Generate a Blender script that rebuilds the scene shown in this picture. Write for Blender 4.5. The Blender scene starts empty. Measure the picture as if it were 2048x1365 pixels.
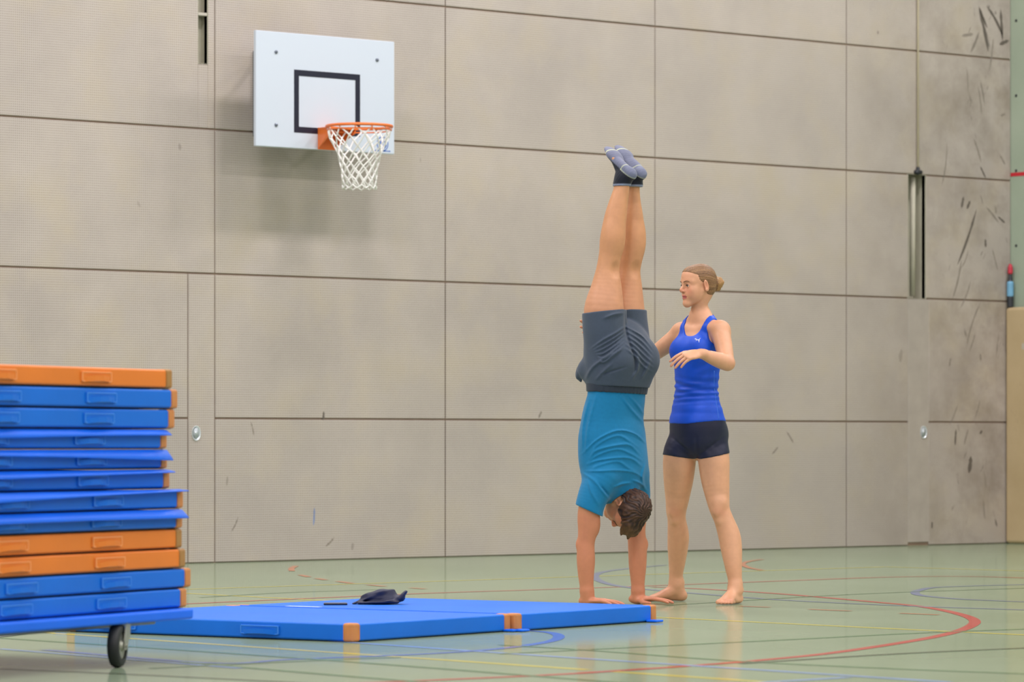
import bpy, bmesh, math, random
import numpy as np
from mathutils import Vector, Matrix
random.seed(7)
S = bpy.context.scene
COL = S.collection
PI = math.pi

# ------------------------------------------------------------------ camera
# world: x runs along the panelled back wall, y points into it (wall face at y = 0), z up
F_PX, CAM_H, HORIZON = 7680.0, 0.828, 887.0       # 135 mm lens on a 36 mm sensor, 2048 px wide
TH = math.radians(40.06)                          # angle between the wall and the picture plane
CS, SN = math.cos(TH), math.sin(TH)
WX, WZ = -1.3234, 27.18                           # wall origin seen from the camera (right, ahead)
CAM = (-(WX*CS + WZ*SN), -(-WX*SN + WZ*CS))
cam_d = bpy.data.cameras.new('camera'); cam = bpy.data.objects.new('camera', cam_d); COL.objects.link(cam)
cam.location = (CAM[0], CAM[1], CAM_H)
cam.rotation_euler = (PI/2, 0, -TH)
cam_d.sensor_width = 36.0; cam_d.lens = 36.0*F_PX/2048
cam_d.shift_y = (HORIZON-682.5)/2048
cam_d.clip_end = 200
cam_d.dof.use_dof = True; cam_d.dof.focus_distance = 19.65; cam_d.dof.aperture_fstop = 4.5
S.camera = cam

def c2w(X, Z):                                    # camera (right, ahead) metres -> world x, y
    return (CAM[0] + X*CS + Z*SN, CAM[1] - X*SN + Z*CS)
def ground(px, py, z=0.0):                        # point of the floor (or height z) under a sight line
    Z = (CAM_H - z)*F_PX/(py-HORIZON); return c2w((px-1024)/F_PX*Z, Z)
def wallpt(px, py, d=0.0):                        # point (x, z) on the plane d metres in front of the wall
    m = (px-1024)/F_PX; x0, z0 = WX + d*SN, WZ - d*CS
    t = (m*z0-x0)/(CS-m*SN); Z = z0+t*SN
    return t, CAM_H+(HORIZON-py)/F_PX*Z

# ------------------------------------------------------------------ world, lights, exposure
w = bpy.data.worlds.new('world'); S.world = w; w.use_nodes = True
w.node_tree.nodes['Background'].inputs[0].default_value = (0.9, 0.95, 1, 1)
w.node_tree.nodes['Background'].inputs[1].default_value = 0.05
S.view_settings.view_transform = 'Standard'; S.view_settings.look = 'None'
S.view_settings.gamma = 1.0; S.view_settings.use_curve_mapping = False
S.view_settings.exposure = 0.0
ROOM = (-24.0, 7.12, -30.0, 7.6)                  # x of left wall, x of right wall, y of rear wall, ceiling height
def hall_lamp(x, y, energy=118.0):                # one luminaire of the hall's ceiling grid
    l = bpy.data.lights.new('ceiling_lamp', 'AREA'); l.shape = 'RECTANGLE'; l.size = 0.8; l.size_y = 0.45
    l.energy = energy; l.color = (1.0, 0.955, 0.985)
    o = bpy.data.objects.new('ceiling_lamp', l); COL.objects.link(o); o.location = (x, y, ROOM[3]-0.35)
for yy in (-3.0, -9.0, -15.0, -21.0, -27.0):
    for i in range(-7, 3):
        hall_lamp(-0.25+3.0*i, yy, 150.0 if yy > -4 else 110.0)

# ------------------------------------------------------------------ helpers
def lin(c):
    if isinstance(c, str):
        c = [int(c[i:i+2], 16)/255 for i in (1, 3, 5)]
    return tuple((v/12.92 if v <= 0.04045 else ((v+0.055)/1.055)**2.4) for v in c)
def obj(name, me, mat=None, parent=None, loc=None, rotz=None):
    o = bpy.data.objects.new(name, me); COL.objects.link(o)
    if mat is not None and me is not None and not me.materials: me.materials.append(mat)
    if parent is not None: o.parent = parent
    if loc is not None: o.location = loc
    if rotz is not None: o.rotation_euler = (0, 0, rotz)
    return o
def tag(o, label=None, cat=None, group=None, kind=None):
    if label: o['label'] = label
    if cat: o['category'] = cat
    if group: o['group'] = group
    if kind: o['kind'] = kind
    return o
def empty(name, loc=(0, 0, 0), rotz=0):
    o = bpy.data.objects.new(name, None); COL.objects.link(o); o.location = loc; o.rotation_euler = (0, 0, rotz)
    o.empty_display_size = 0.2
    return o
def mesh_from(name, v, f, smooth=False):
    me = bpy.data.meshes.new(name); me.from_pydata([tuple(map(float, p)) for p in v], [], f); me.update()
    if smooth: me.shade_smooth()
    return me
def bm_mesh(name, bm, smooth=False):
    me = bpy.data.meshes.new(name); bm.normal_update(); bm.to_mesh(me); bm.free()
    if smooth: me.shade_smooth()
    return me
def bm_box(bm, lo, hi, bevel=0.0, seg=1, M=None):
    vs = [bm.verts.new((x, y, z)) for x in (lo[0], hi[0]) for y in (lo[1], hi[1]) for z in (lo[2], hi[2])]
    fs = [bm.faces.new([vs[i] for i in q]) for q in ((0,1,3,2), (4,6,7,5), (0,4,5,1), (2,3,7,6), (0,2,6,4), (1,5,7,3))]
    if bevel > 0:
        es = list({e for f in fs for e in f.edges})
        r = bmesh.ops.bevel(bm, geom=es, offset=bevel, segments=seg, profile=0.5, affect='EDGES')
        vs = list({v for f in r['faces'] for v in f.verts} | {v for v in vs if v.is_valid})
    if M is not None:
        bmesh.ops.transform(bm, matrix=M, verts=[v for v in vs if v.is_valid])
    return vs
def box_mesh(name, lo, hi, bevel=0.0, seg=1):
    bm = bmesh.new(); bm_box(bm, lo, hi, bevel, seg); return bm_mesh(name, bm)
def tube_geo(pts, r, n=8, closed=False):
    pts = [Vector(p) for p in pts]; V = []; Fc = []; N = len(pts)
    rr = r if hasattr(r, '__len__') else [r]*N
    up = Vector((0.13, 0.21, 1)).normalized(); prev = None
    for i, p in enumerate(pts):
        a = pts[(i-1) % N] if (closed or i > 0) else p
        b = pts[(i+1) % N] if (closed or i < N-1) else p
        t = (b-a).normalized()
        if prev is None:
            x = t.cross(up)
            if x.length < 1e-3: x = t.cross(Vector((1, 0, 0)))
        else: x = prev - t*prev.dot(t)
        x.normalize(); y = t.cross(x); prev = x
        for k in range(n):
            a_ = 2*PI*k/n; V.append(p + x*(math.cos(a_)*rr[i]) + y*(math.sin(a_)*rr[i]))
    for i in range(N if closed else N-1):
        j = (i+1) % N
        for k in range(n):
            l = (k+1) % n; Fc.append((i*n+k, i*n+l, j*n+l, j*n+k))
    if not closed:
        Fc.append(tuple(range(n-1, -1, -1))); Fc.append(tuple((N-1)*n+k for k in range(n)))
    return V, Fc
def merge_geo(parts):
    V = []; Fc = []
    for v, f in parts:
        o = len(V); V += list(v); Fc += [tuple(i+o for i in q) for q in f]
    return V, Fc
def lathe_geo(prof, n=24):                         # profile of (radius, z)
    V = []; Fc = []
    for r, z in prof:
        for k in range(n): a = 2*PI*k/n; V.append((r*math.cos(a), r*math.sin(a), z))
    for i in range(len(prof)-1):
        for k in range(n): l = (k+1) % n; Fc.append((i*n+k, i*n+l, (i+1)*n+l, (i+1)*n+k))
    Fc.append(tuple(range(n-1, -1, -1))); Fc.append(tuple((len(prof)-1)*n+k for k in range(n)))
    return V, Fc

# ------------------------------------------------------------------ materials
class NT:
    def __init__(s, name, rough=0.5, color=(0.5, 0.5, 0.5), **kw):
        s.m = bpy.data.materials.new(name); s.m.use_nodes = True; s.t = s.m.node_tree
        s.b = s.t.nodes['Principled BSDF']; s.b.inputs['Roughness'].default_value = rough
        s.b.inputs['Base Color'].default_value = (*color, 1)
        for k, v in kw.items(): s.b.inputs[k.replace('_', ' ')].default_value = v
    def n(s, typ, **kw):
        nd = s.t.nodes.new(typ)
        for k, v in kw.items(): setattr(nd, k, v)
        return nd
    def put(s, sock, v):
        if isinstance(v, bpy.types.NodeSocket): s.t.links.new(v, sock)
        else: sock.default_value = v
    def math(s, op, a, b=0.0, c=0.0):
        nd = s.n('ShaderNodeMath', operation=op)
        for i, v in enumerate((a, b, c)): s.put(nd.inputs[i], v)
        return nd.outputs[0]
    def coord(s): return s.n('ShaderNodeTexCoord').outputs['Object']
    def noise(s, vec, scale, detail=3.0, rough=0.55, stretch=None):
        if stretch:
            mp = s.n('ShaderNodeMapping'); s.put(mp.inputs['Vector'], vec); mp.inputs['Scale'].default_value = stretch; vec = mp.outputs[0]
        nd = s.n('ShaderNodeTexNoise'); s.put(nd.inputs['Vector'], vec)
        nd.inputs['Scale'].default_value = scale; nd.inputs['Detail'].default_value = detail; nd.inputs['Roughness'].default_value = rough
        return nd.outputs['Fac']
    def ramp(s, fac, lo, hi, a=0.0, b=1.0):
        nd = s.n('ShaderNodeMapRange'); s.put(nd.inputs['Value'], fac)
        for i, v in zip(('From Min', 'From Max', 'To Min', 'To Max'), (lo, hi, a, b)): nd.inputs[i].default_value = v
        return nd.outputs[0]
    def mix(s, fac, a, b, mode='MIX'):
        nd = s.n('ShaderNodeMix', data_type='RGBA', blend_type=mode)
        s.put(nd.inputs['Factor'], fac)
        for i, v in ((6, a), (7, b)):
            s.put(nd.inputs[i], v if isinstance(v, bpy.types.NodeSocket) else (*v, 1))
        return nd.outputs[2]
    def color(s, v): s.put(s.b.inputs['Base Color'], v if isinstance(v, bpy.types.NodeSocket) else (*v, 1)); return s
    def bump(s, h, strength=0.2, dist=0.002):
        nd = s.n('ShaderNodeBump'); s.put(nd.inputs['Height'], h); nd.inputs['Strength'].default_value = strength
        nd.inputs['Distance'].default_value = dist; s.t.links.new(nd.outputs[0], s.b.inputs['Normal']); return s
def plain(name, c, rough=0.5, var=0.06, scale=8.0, bump=0.0, bscale=200.0, **kw):
    t = NT(name, rough, lin(c), **kw); co = t.coord()
    f = t.ramp(t.noise(co, scale), 0.3, 0.7); b = lin(c)
    t.color(t.mix(f, tuple(v*(1-var) for v in b), tuple(min(1, v*(1+var)) for v in b)))
    if bump: t.bump(t.noise(co, bscale, 2.0), bump)
    return t.m

# ------------------------------------------------------------------ setting: floor
def floor_mat():
    t = NT('sports_floor', 0.2); co = t.coord()
    a = t.ramp(t.noise(co, 0.6, 4.0), 0.35, 0.65)
    c = t.mix(a, lin('#8a9b7d'), lin('#95a588'))
    sc = t.ramp(t.noise(co, 5.0, 5.0, 0.7, stretch=(1, 3.5, 1)), 0.62, 0.72)
    c = t.mix(t.math('MULTIPLY', sc, 0.35), c, lin('#a9b29c'))
    t.color(c); return sealed(t, co)
def sealed(t, co):                                  # matt base under a thin glossy seal
    t.b.inputs['Specular IOR Level'].default_value = 0.0; t.b.inputs['Roughness'].default_value = 0.8
    g = t.n('ShaderNodeBsdfGlossy'); t.put(g.inputs['Roughness'], t.ramp(t.noise(co, 2.2, 4.0), 0.3, 0.7, 0.07, 0.12))
    fr = t.n('ShaderNodeFresnel'); fr.inputs['IOR'].default_value = 1.5
    mx = t.n('ShaderNodeMixShader'); t.put(mx.inputs[0], t.math('MULTIPLY', fr.outputs[0], 0.70))
    t.t.links.new(t.b.outputs[0], mx.inputs[1]); t.t.links.new(g.outputs[0], mx.inputs[2])
    t.t.links.new(mx.outputs[0], t.t.nodes['Material Output'].inputs[0]); return t.m
def line_mat(name, c):
    t = NT(name, 0.5); co = t.coord(); b = lin(c)
    t.color(t.mix(t.ramp(t.noise(co, 6.0), 0.3, 0.7), tuple(v*.92 for v in b), tuple(min(1, v*1.08) for v in b))); return sealed(t, co)
fl = obj('floor', box_mesh('floor', (ROOM[0]-.1, ROOM[2]-.1, -0.1), (ROOM[1]+.1, 0.3, 0.0)), floor_mat())
tag(fl, 'glossy olive green sports floor with coloured court lines', kind='structure')
LC = {k: line_mat('paint_'+k, v) for k, v in dict(yellow='#cfc35a', red='#bf5048', blue='#6c7fba', lightblue='#8fa8d0',
      green='#6f9068', black='#5b6450', white='#d5d6d8', orange='#cf8058', navy='#737e9c').items()}
LAYER = [0]
def smooth_path(P, m=8):
    P = [np.array(p, float) for p in P]
    if len(P) == 2: return P
    Q = [2*P[0]-P[1]] + P + [2*P[-1]-P[-2]]; R = []
    for i in range(1, len(Q)-2):
        for k in range(m):
            u = k/m; a, b, c, d = Q[i-1:i+3]
            R.append(0.5*(2*b + (c-a)*u + (2*a-5*b+4*c-d)*u*u + (3*b-a-3*c+d)*u**3))
    R.append(P[-1]); return R
def paint(colour, pts, width=0.05):                # a court line through floor points, constant width
    P = smooth_path([ground(*p) for p in pts]); LAYER[0] += 1; z = 0.0006+0.00004*LAYER[0]
    V = []; Fc = []
    for i, p in enumerate(P):
        a = P[max(i-1, 0)]; b = P[min(i+1, len(P)-1)]; t = (b-a)/np.linalg.norm(b-a) if len(P) > 1 else (1, 0)
        n = np.array((-t[1], t[0]))*width/2
        V += [(*(p+n), z), (*(p-n), z)]
        if i: Fc.append((2*i-2, 2*i-1, 2*i+1, 2*i))
    o = obj('court_line', mesh_from('court_line', V, Fc), LC[colour], fl); tag(o, colour.replace('lightblue', 'light blue')+' painted court line'); return o
paint('yellow', [(-120, 1252), (1176, 1340.8)]); paint('yellow', [(1222, 1344), (1600, 1370)])
paint('yellow', [(330, 1185.5), (1299, 1235)]); paint('yellow', [(1299, 1235), (1898, 1264)]); paint('yellow', [(1930, 1265.3), (2080, 1272.5)])
paint('yellow', [(300, 1182), (951, 1161), (1771, 1134.6)]); paint('yellow', [(1771, 1134.6), (2080, 1144)])
paint('red', [(300, 1212), (648, 1196.5), (873, 1187), (1153, 1178), (1563, 1163), (1771, 1155.5), (1933, 1154), (2080, 1158)])
paint('red', [(1304, 1175), (1396, 1178.6), (1563, 1189), (1748, 1205), (1841, 1214), (1910, 1227), (1948, 1241), (1938, 1255), (1887, 1271),
              (1794, 1288), (1656, 1308), (1517, 1322), (1378, 1333), (1239, 1342.5), (1100, 1351), (799, 1364.5), (600, 1372)], 0.055)
paint('navy', [(1330, 1131), (1257, 1138), (1206, 1145), (1190, 1154), (1206, 1165.6), (1257, 1176), (1378, 1187), (1563, 1201), (1813, 1213), (2080, 1222)])
paint('navy', [(2070, 1169.5), (1887, 1175), (1841, 1181), (1830, 1187), (1850, 1193), (1933, 1200), (2080, 1206)])
paint('lightblue', [(600, 1279), (1088, 1313), (1748, 1356), (1900, 1366)])
paint('blue', [(88, 1301), (417, 1327), (583, 1320), (813, 1311), (973, 1301), (1079, 1288), (1117, 1276.7), (1097, 1266), (1000, 1259)])
paint('lightblue', [(1500, 1368), (1697, 1356)]); paint('lightblue', [(0, 1299), (480, 1338)], 0.04)
paint('green', [(1000, 1309), (1100, 1304), (1563, 1281), (1831, 1267.5), (2080, 1258)], 0.04)
paint('green', [(1000, 1291), (1169, 1301), (1470, 1323), (1794, 1339), (2080, 1350)], 0.04)
paint('green', [(0, 1277), (417, 1305), (744, 1328), (1130, 1358), (1300, 1372)], 0.04)
paint('green', [(360, 1325), (629, 1348), (850, 1366)], 0.04); paint('green', [(300, 1338), (640, 1322), (800, 1316)], 0.035)
paint('black', [(1480, 1328.6), (1794, 1309), (2080, 1296)], 0.04); paint('black', [(0, 1338), (300, 1352), (700, 1372)], 0.03)
paint('white', [(-60, 1281), (40, 1269.5), (115, 1255)], 0.05)
paint('green', [(400, 1196), (560, 1187), (760, 1180)], 0.03); paint('green', [(1330, 1212), (1700, 1190), (2060, 1177)], 0.03)
for d in ([(592, 1133), (583, 1138), (584, 1143)], [(600, 1151), (618, 1155)], [(632, 1158), (652, 1161)], [(675, 1164), (705, 1168)],
          [(735, 1171), (770, 1174)], [(820, 1177), (850, 1179)], [(1524, 1120), (1500, 1123.5), (1485, 1129), (1498, 1136.5), (1524, 1141.6)],
          [(1618, 1220), (1702, 1223.5)], [(1799, 1228), (1878, 1231)], [(1480, 1214), (1540, 1216)]):
    paint('orange', d, 0.04)

# ------------------------------------------------------------------ setting: walls
def panel_mat():
    t = NT('perforated_panel', 0.55); co = t.coord(); p = 0.0161
    sx = t.n('ShaderNodeSeparateXYZ'); t.put(sx.inputs[0], co)
    def cell(v): return t.math('ABSOLUTE', t.math('SUBTRACT', t.math('FRACT', t.math('DIVIDE', v, p)), 0.5))
    r = t.math('SQRT', t.math('ADD', t.math('POWER', cell(sx.outputs[0]), 2.0), t.math('POWER', cell(sx.outputs[2]), 2.0)))
    hole = t.ramp(r, 0.24, 0.17)                    # 1 inside a hole
    big = t.ramp(t.noise(co, 0.9, 5.0, 0.62), 0.36, 0.64)
    c = t.mix(big, lin('#aaa098'), lin('#b9aea4'))
    c = t.mix(t.math('MULTIPLY', t.ramp(t.noise(co, 1.9, 5.0, 0.6), 0.48, 0.72), 0.6), c, lin('#b9ab93'))
    ri = t.n('ShaderNodeObjectInfo').outputs['Random']
    c = t.mix(t.math('MULTIPLY', ri, 0.35), c, lin('#a79f98'))
    # grime of ball and shoe scuffs: towards the right hand corner of the wall
    dirt = t.ramp(t.noise(co, 1.5, 6.0, 0.7), 0.42, 0.75)
    right = t.ramp(sx.outputs[0], 5.0, 7.1)
    c = t.mix(t.math('MULTIPLY', t.math('MULTIPLY', dirt, right), 0.9), c, lin('#6f6252'))
    mp = t.n('ShaderNodeMapping'); t.put(mp.inputs['Vector'], co); mp.inputs['Rotation'].default_value = (0, 0.30, 0)
    st = t.ramp(t.noise(mp.outputs[0], 2.6, 3.0, 0.6, stretch=(4.5, 1, 0.9)), 0.66, 0.70)
    mp2 = t.n('ShaderNodeMapping'); t.put(mp2.inputs['Vector'], co); mp2.inputs['Rotation'].default_value = (0, -0.45, 0); mp2.inputs['Location'].default_value = (3.1, 0, 1.7)
    st2 = t.ramp(t.noise(mp2.outputs[0], 3.3, 3.0, 0.6, stretch=(5.0, 1, 1.0)), 0.66, 0.70)
    s = t.math('MULTIPLY', t.math('MAXIMUM', st, st2), t.ramp(sx.outputs[0], 6.0, 6.8))
    c = t.mix(t.math('MULTIPLY', s, 0.75), c, lin('#4d4944'))
    sm = t.ramp(t.noise(co, 3.0, 2.0, 0.5, stretch=(2.2, 1, 1)), 0.745, 0.765)
    c = t.mix(t.math('MULTIPLY', sm, 0.35), c, lin('#5e564c'))
    c = t.mix(t.math('MULTIPLY', hole, 0.62), c, lin('#3e3327'))
    t.color(c); t.bump(hole, 0.25, -0.002); return t.m
PANEL = panel_mat(); JOINT = plain('wall_frame_brown', '#8d7767', 0.8); WOODP = plain('plain_panel', '#a59c93', 0.55)
WALL_H = ROOM[3]
SLOT_R = (5.905, 6.11, 2.0, 3.0)                   # open niche with a pole in it
SLOT_L = (-1.098, -1.015, 3.45, 6.2)               # tall narrow niche with rungs
bm = bmesh.new(); xs = [ROOM[0], SLOT_L[0], SLOT_L[1], SLOT_R[0], SLOT_R[1], ROOM[1]]
for i in range(5):
    cuts = [(0, WALL_H)]
    for sl in (SLOT_L, SLOT_R):
        if abs(xs[i]-sl[0]) < 1e-6: cuts = [(0, sl[2]), (sl[3], WALL_H)]
    for z0, z1 in cuts: bm_box(bm, (xs[i], 0.0118, z0), (xs[i+1], 0.045, z1))
bm_box(bm, (ROOM[0], 0.28, 0), (ROOM[1], 0.32, WALL_H))
wall = tag(obj('wall_back', bm_mesh('wall_back', bm), JOINT), 'tall gym wall clad in large beige perforated panels', kind='structure')
def panel(x0, x1, z0, z1, mat=PANEL, g=0.0042, dy=0.0):
    b = 0.003; gz = 0.0065 if z1-z0 > .3 else .002
    return obj('panel', box_mesh('panel', (x0+g, dy, z0+(gz if z0 > .01 else 0)), (x1-g, 0.012, z1-gz), b), mat, wall)
cols = [-0.955+2.0535*i for i in range(-11, 5)]; cols[-1] = ROOM[1]
cols[0] = max(cols[0], ROOM[0])
for a, b in zip(cols[:-1], cols[1:]):
    if b <= ROOM[0]: continue
    k = round((a+0.955)/2.0535)
    for r in range(8):
        z0, z1 = r, min(r+1, WALL_H)
        if k == -1 and r < 2:                       # narrow strip beside the store door
            if r == 0: panel(a, -1.182, 0.005, 1); panel(-1.182, b, 0.005, 2, WOODP if 0 else PANEL)
            else: panel(a, -1.182, 1, 2)
        elif k == -1 and z1 > SLOT_L[2] and z0 < SLOT_L[3]:
            lo, hi = max(z0, SLOT_L[2]), min(z1, SLOT_L[3])
            panel(a, SLOT_L[0]+.004, z0, z1, g=0.0042); panel(SLOT_L[1]-.004, b, z0, z1)
            if lo > z0: panel(SLOT_L[0]-.004, SLOT_L[1]+.004, z0, lo)
            if hi < z1: panel(SLOT_L[0]-.004, SLOT_L[1]+.004, hi, z1)
        elif k == 3:
            if r < 3:
                panel(a, SLOT_R[0]+.004, z0 + (.005 if r == 0 else 0), z1)
                panel(SLOT_R[1]-.004+(.035 if r < 2 else 0), b, z0 + (.005 if r == 0 else 0), z1)
                if r == 0: tag(panel(SLOT_R[0]-.004, SLOT_R[1]+.039, 0.02, 2.0, WOODP), 'smooth grey cover strip below the niche')
            else: panel(a, b, z0, z1)
        else: panel(a, b, z0 + (.005 if r == 0 else 0), z1)
NICHE = plain('niche_lining', '#b3ae9c', 0.7)
for sl in (SLOT_L, SLOT_R):                        # niche lining: five inner faces
    x0, x1, z0, z1 = sl; y0, y1 = 0.0, (0.14 if sl is SLOT_R else 0.08)
    V = [(x, y, z) for x in (x0, x1) for y in (y0, y1) for z in (z0, z1)]
    me = mesh_from('niche', V, [(2, 3, 7, 6), (0, 1, 3, 2), (4, 6, 7, 5), (0, 2, 6, 4), (1, 5, 7, 3)])
    n = obj('niche', me, NICHE, wall)
    so = n.modifiers.new('thick', 'SOLIDIFY'); so.thickness = 0.004; so.offset = 1
PALE = plain('pale_steel', '#b9b3a6', 0.4, Metallic=0.2); STEEL = plain('brushed_steel', '#d3dade', 0.25, Metallic=0.25); DARKM = plain('black_iron', '#22242a', 0.5)
for i in range(9):                                  # rungs of the tall niche
    z = 3.78+0.30*i
    obj('rung', box_mesh('rung', (SLOT_L[0]+.002, 0.004, z), (SLOT_L[1]-.002, 0.078, z+0.022), 0.003), PALE, wall)
pole = obj('pole', mesh_from('pole', *tube_geo([(6.005, 0.05, 2.02), (6.018, 0.055, 2.98)], 0.022, 12), smooth=True), NICHE, wall)
tag(pole, 'slim grey pole leaning inside the niche')
sl_ = obj('pole', mesh_from('pole', *tube_geo([(5.965, 0.12, 2.01), (5.965, 0.12, 2.99)], 0.024, 12), smooth=True), plain('dark_pole', '#5f6462', 0.4), wall)
cord = tag(obj('hanging_cord', mesh_from('cord', *tube_geo([(6.003, -0.016, 3.03), (6.004, -0.016, 7.55)], 0.008, 8), smooth=True), plain('cord_cream', '#c4b79d', 0.7)),
    'thin cream cord hanging down the wall above the open niche', 'cord')
obj('hook', mesh_from('hook', *merge_geo([tube_geo([(5.97, -0.016, 3.02), (6.04, -0.016, 3.02)], 0.016, 10), tube_geo([(6.003, -0.016, 3.0), (6.003, -0.016, 3.06)], 0.014, 10)]), smooth=True), DARKM, cord)
def pull_cup(px, py, name_label):
    x, z = wallpt(px, py)
    V, Fc = lathe_geo([(0.036, 0.0), (0.042, 0.006), (0.046, 0.006), (0.046, 0.0)], 28)
    V = [(x+v[0]*0.78, -v[2]-0.0005, z+v[1]*1.12) for v in V]
    o = obj('finger_pull', mesh_from('finger_pull', V, Fc), STEEL, wall); tag(o, name_label)
    V, Fc = lathe_geo([(0.034, 0.003), (0.03, 0.0012), (0.0, 0.001)], 28); V = [(x+v[0]*0.78, -v[2]-0.0005, z+v[1]*1.12) for v in V]
    obj('pull_dish', mesh_from('pull_dish', V, Fc, True), STEEL, o)
pull_cup(392, 867, 'shiny oval finger pull'); pull_cup(1847, 865, 'shiny oval finger pull')

# scuffs from balls and shoes, each a thin smear on the panels
SC1 = plain('scuff_dark', '#605850', 0.7, 0.15); SC2 = plain('scuff_grey', '#857c72', 0.7, 0.15); SC3 = plain('scuff_blue', '#7d88a8', 0.7, 0.1)
def scuff(x, z, ln, ang, w, bend, mat):
    P = []; n = 8
    for i in range(n+1):
        u = i/n-.5; P.append((x+math.cos(ang)*u*ln-math.sin(ang)*bend*(u*u-.1)*ln, z+math.sin(ang)*u*ln+math.cos(ang)*bend*(u*u-.1)*ln))
    V = []; Fc = []
    for i, p in enumerate(P):
        ww = w*max(.12, math.sin(PI*(i+.3)/(n+.6)))*(.7+.6*((i*7919) % 5)/4)
        nx, nz = -math.sin(ang)*ww/2, math.cos(ang)*ww/2
        V += [(p[0]+nx, -.0006, p[1]+nz), (p[0]-nx, -.0006, p[1]-nz)]
        if i: Fc.append((2*i-2, 2*i-1, 2*i+1, 2*i))
    obj('scuff_mark', mesh_from('scuff_mark', V, Fc), mat, wall)
for px, py, ln, deg, w, bend, mt in ((1935, 475, .52, 64, .028, .10, SC1), (1915, 560, .34, 72, .020, .15, SC2), (1945, 650, .42, 66, .018, -.2, SC2), (1968, 60, .36, 108, .040, .1, SC1), (1990, 40, .30, 130, .030, .2, SC1),
        (2003, 50, .26, 95, .035, 0, SC1), (1983, 110, .28, 80, .020, .1, SC2), (1935, 70, .14, 10, .03, 0, SC2), (1950, 85, .2, 60, .03, .1, SC2), (2008, 85, .12, 20, .035, 0, SC1), (1966, 35, .2, 120, .025, 0, SC1),
        (1932, 590, .26, 62, .014, .2, SC2), (1985, 430, .2, 140, .02, .1, SC2), (1925, 405, .1, 75, .03, 0, SC1), (1937, 410, .08, 60, .03, 0, SC1), (1890, 330, .36, 80, .016, .2, SC2), (1955, 300, .22, 115, .022, .1, SC2), (1966, 345, .12, 125, .02, 0, SC1),
        (1971, 487, .07, 95, .025, 0, SC1), (1940, 930, .14, 80, .05, .1, SC1), (1911, 875, .14, 85, .022, 0, SC1), (1932, 875, .14, 70, .018, 0, SC2), (1908, 830, .2, 60, .016, .1, SC2), (1962, 865, .04, 45, .025, 0, SC1), (1970, 960, .16, 100, .016, .1, SC2),
        (1968, 1020, .16, 95, .016, 0, SC2), (1955, 820, .18, 68, .014, .1, SC2), (1945, 685, .18, 66, .016, .1, SC2), (1961, 715, .06, 95, .02, 0, SC2), (1900, 725, .08, 75, .02, 0, SC2), (1990, 520, .2, 110, .014, 0, SC2), (2003, 440, .1, 150, .02, 0, SC1),
        (1960, 200, .24, 100, .016, .1, SC2), (1965, 185, .2, 105, .02, .1, SC2), (1935, 160, .2, 95, .016, .1, SC2), (2006, 230, .06, 20, .025, 0, SC2), (2005, 320, .1, 130, .02, 0, SC2), (1995, 690, .2, 80, .012, 0, SC2), (1930, 520, .18, 60, .012, .3, SC2),
        (1864, 1051, .055, 88, .020, 0, SC1), (647, 832, .06, 85, .020, .1, SC1), (628, 1034, .13, 86, .018, .05, SC3), (470, 1050, .12, 60, .012, .2, SC2), (505, 858, .10, 105, .012, .1, SC2), (660, 1085, .10, 40, .016, .2, SC2),
        (1580, 875, .12, 130, .018, .1, SC2), (1550, 902, .09, 40, .016, .1, SC2), (1080, 830, .06, 60, .02, 0, SC2), (1420, 905, .06, 120, .012, 0, SC2), (1756, 65, .03, 90, .02, 0, SC2)):
    x_, z_ = wallpt(px, py); scuff(x_, z_, ln, math.radians(deg), w, bend, mt)

CONC = NT('green_concrete', 0.8); _c = CONC.coord()
CONC.color(CONC.mix(CONC.ramp(CONC.noise(_c, 1.2, 5.0), 0.3, 0.7), lin('#93a08d'), lin('#a2ad9a'))); CONC.bump(CONC.noise(_c, 40.0, 3.0), 0.15)
_p = CONC.ramp(CONC.noise(_c, 9.0, 1.0), 0.70, 0.72)
wr = tag(obj('wall_right', box_mesh('wall_right', (ROOM[1], ROOM[2], 0), (ROOM[1]+.2, 0.3, WALL_H)), CONC.m), 'pale green concrete side wall with a red stripe', kind='structure')
obj('stripe', box_mesh('stripe', (ROOM[1]-.003, ROOM[2]+.1, 3.035), (ROOM[1]+.01, 0.0, 3.065)), plain('stripe_red', '#c02030', 0.4), wr)
for i in range(7):                                  # anchor holes in the concrete
    for y in (-0.06, -0.5):
        V, Fc = lathe_geo([(0.012, 0.0), (0.012, 0.004)], 12)
        obj('anchor_plug', mesh_from('anchor_plug', [(ROOM[1]-v[2]+.001, y+v[0], 0.6+0.62*i+v[1]) for v in V], Fc), DARKM, wr)
PLASTER = plain('hall_plaster', '#8f8b84', 0.8)
tag(obj('wall_left', box_mesh('wall_left', (ROOM[0]-.2, ROOM[2], 0), (ROOM[0], 0.3, WALL_H)), PLASTER), 'plain hall wall', kind='structure')
tag(obj('wall_front', box_mesh('wall_front', (ROOM[0], ROOM[2]-.2, 0), (ROOM[1], ROOM[2], WALL_H)), PLASTER), 'plain hall wall', kind='structure')
tag(obj('ceiling', box_mesh('ceiling', (ROOM[0], ROOM[2], WALL_H), (ROOM[1], 0.3, WALL_H+.2)), plain('ceiling_grey', '#8b8a86', 0.8)), 'pale hall ceiling', kind='structure')

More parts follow.
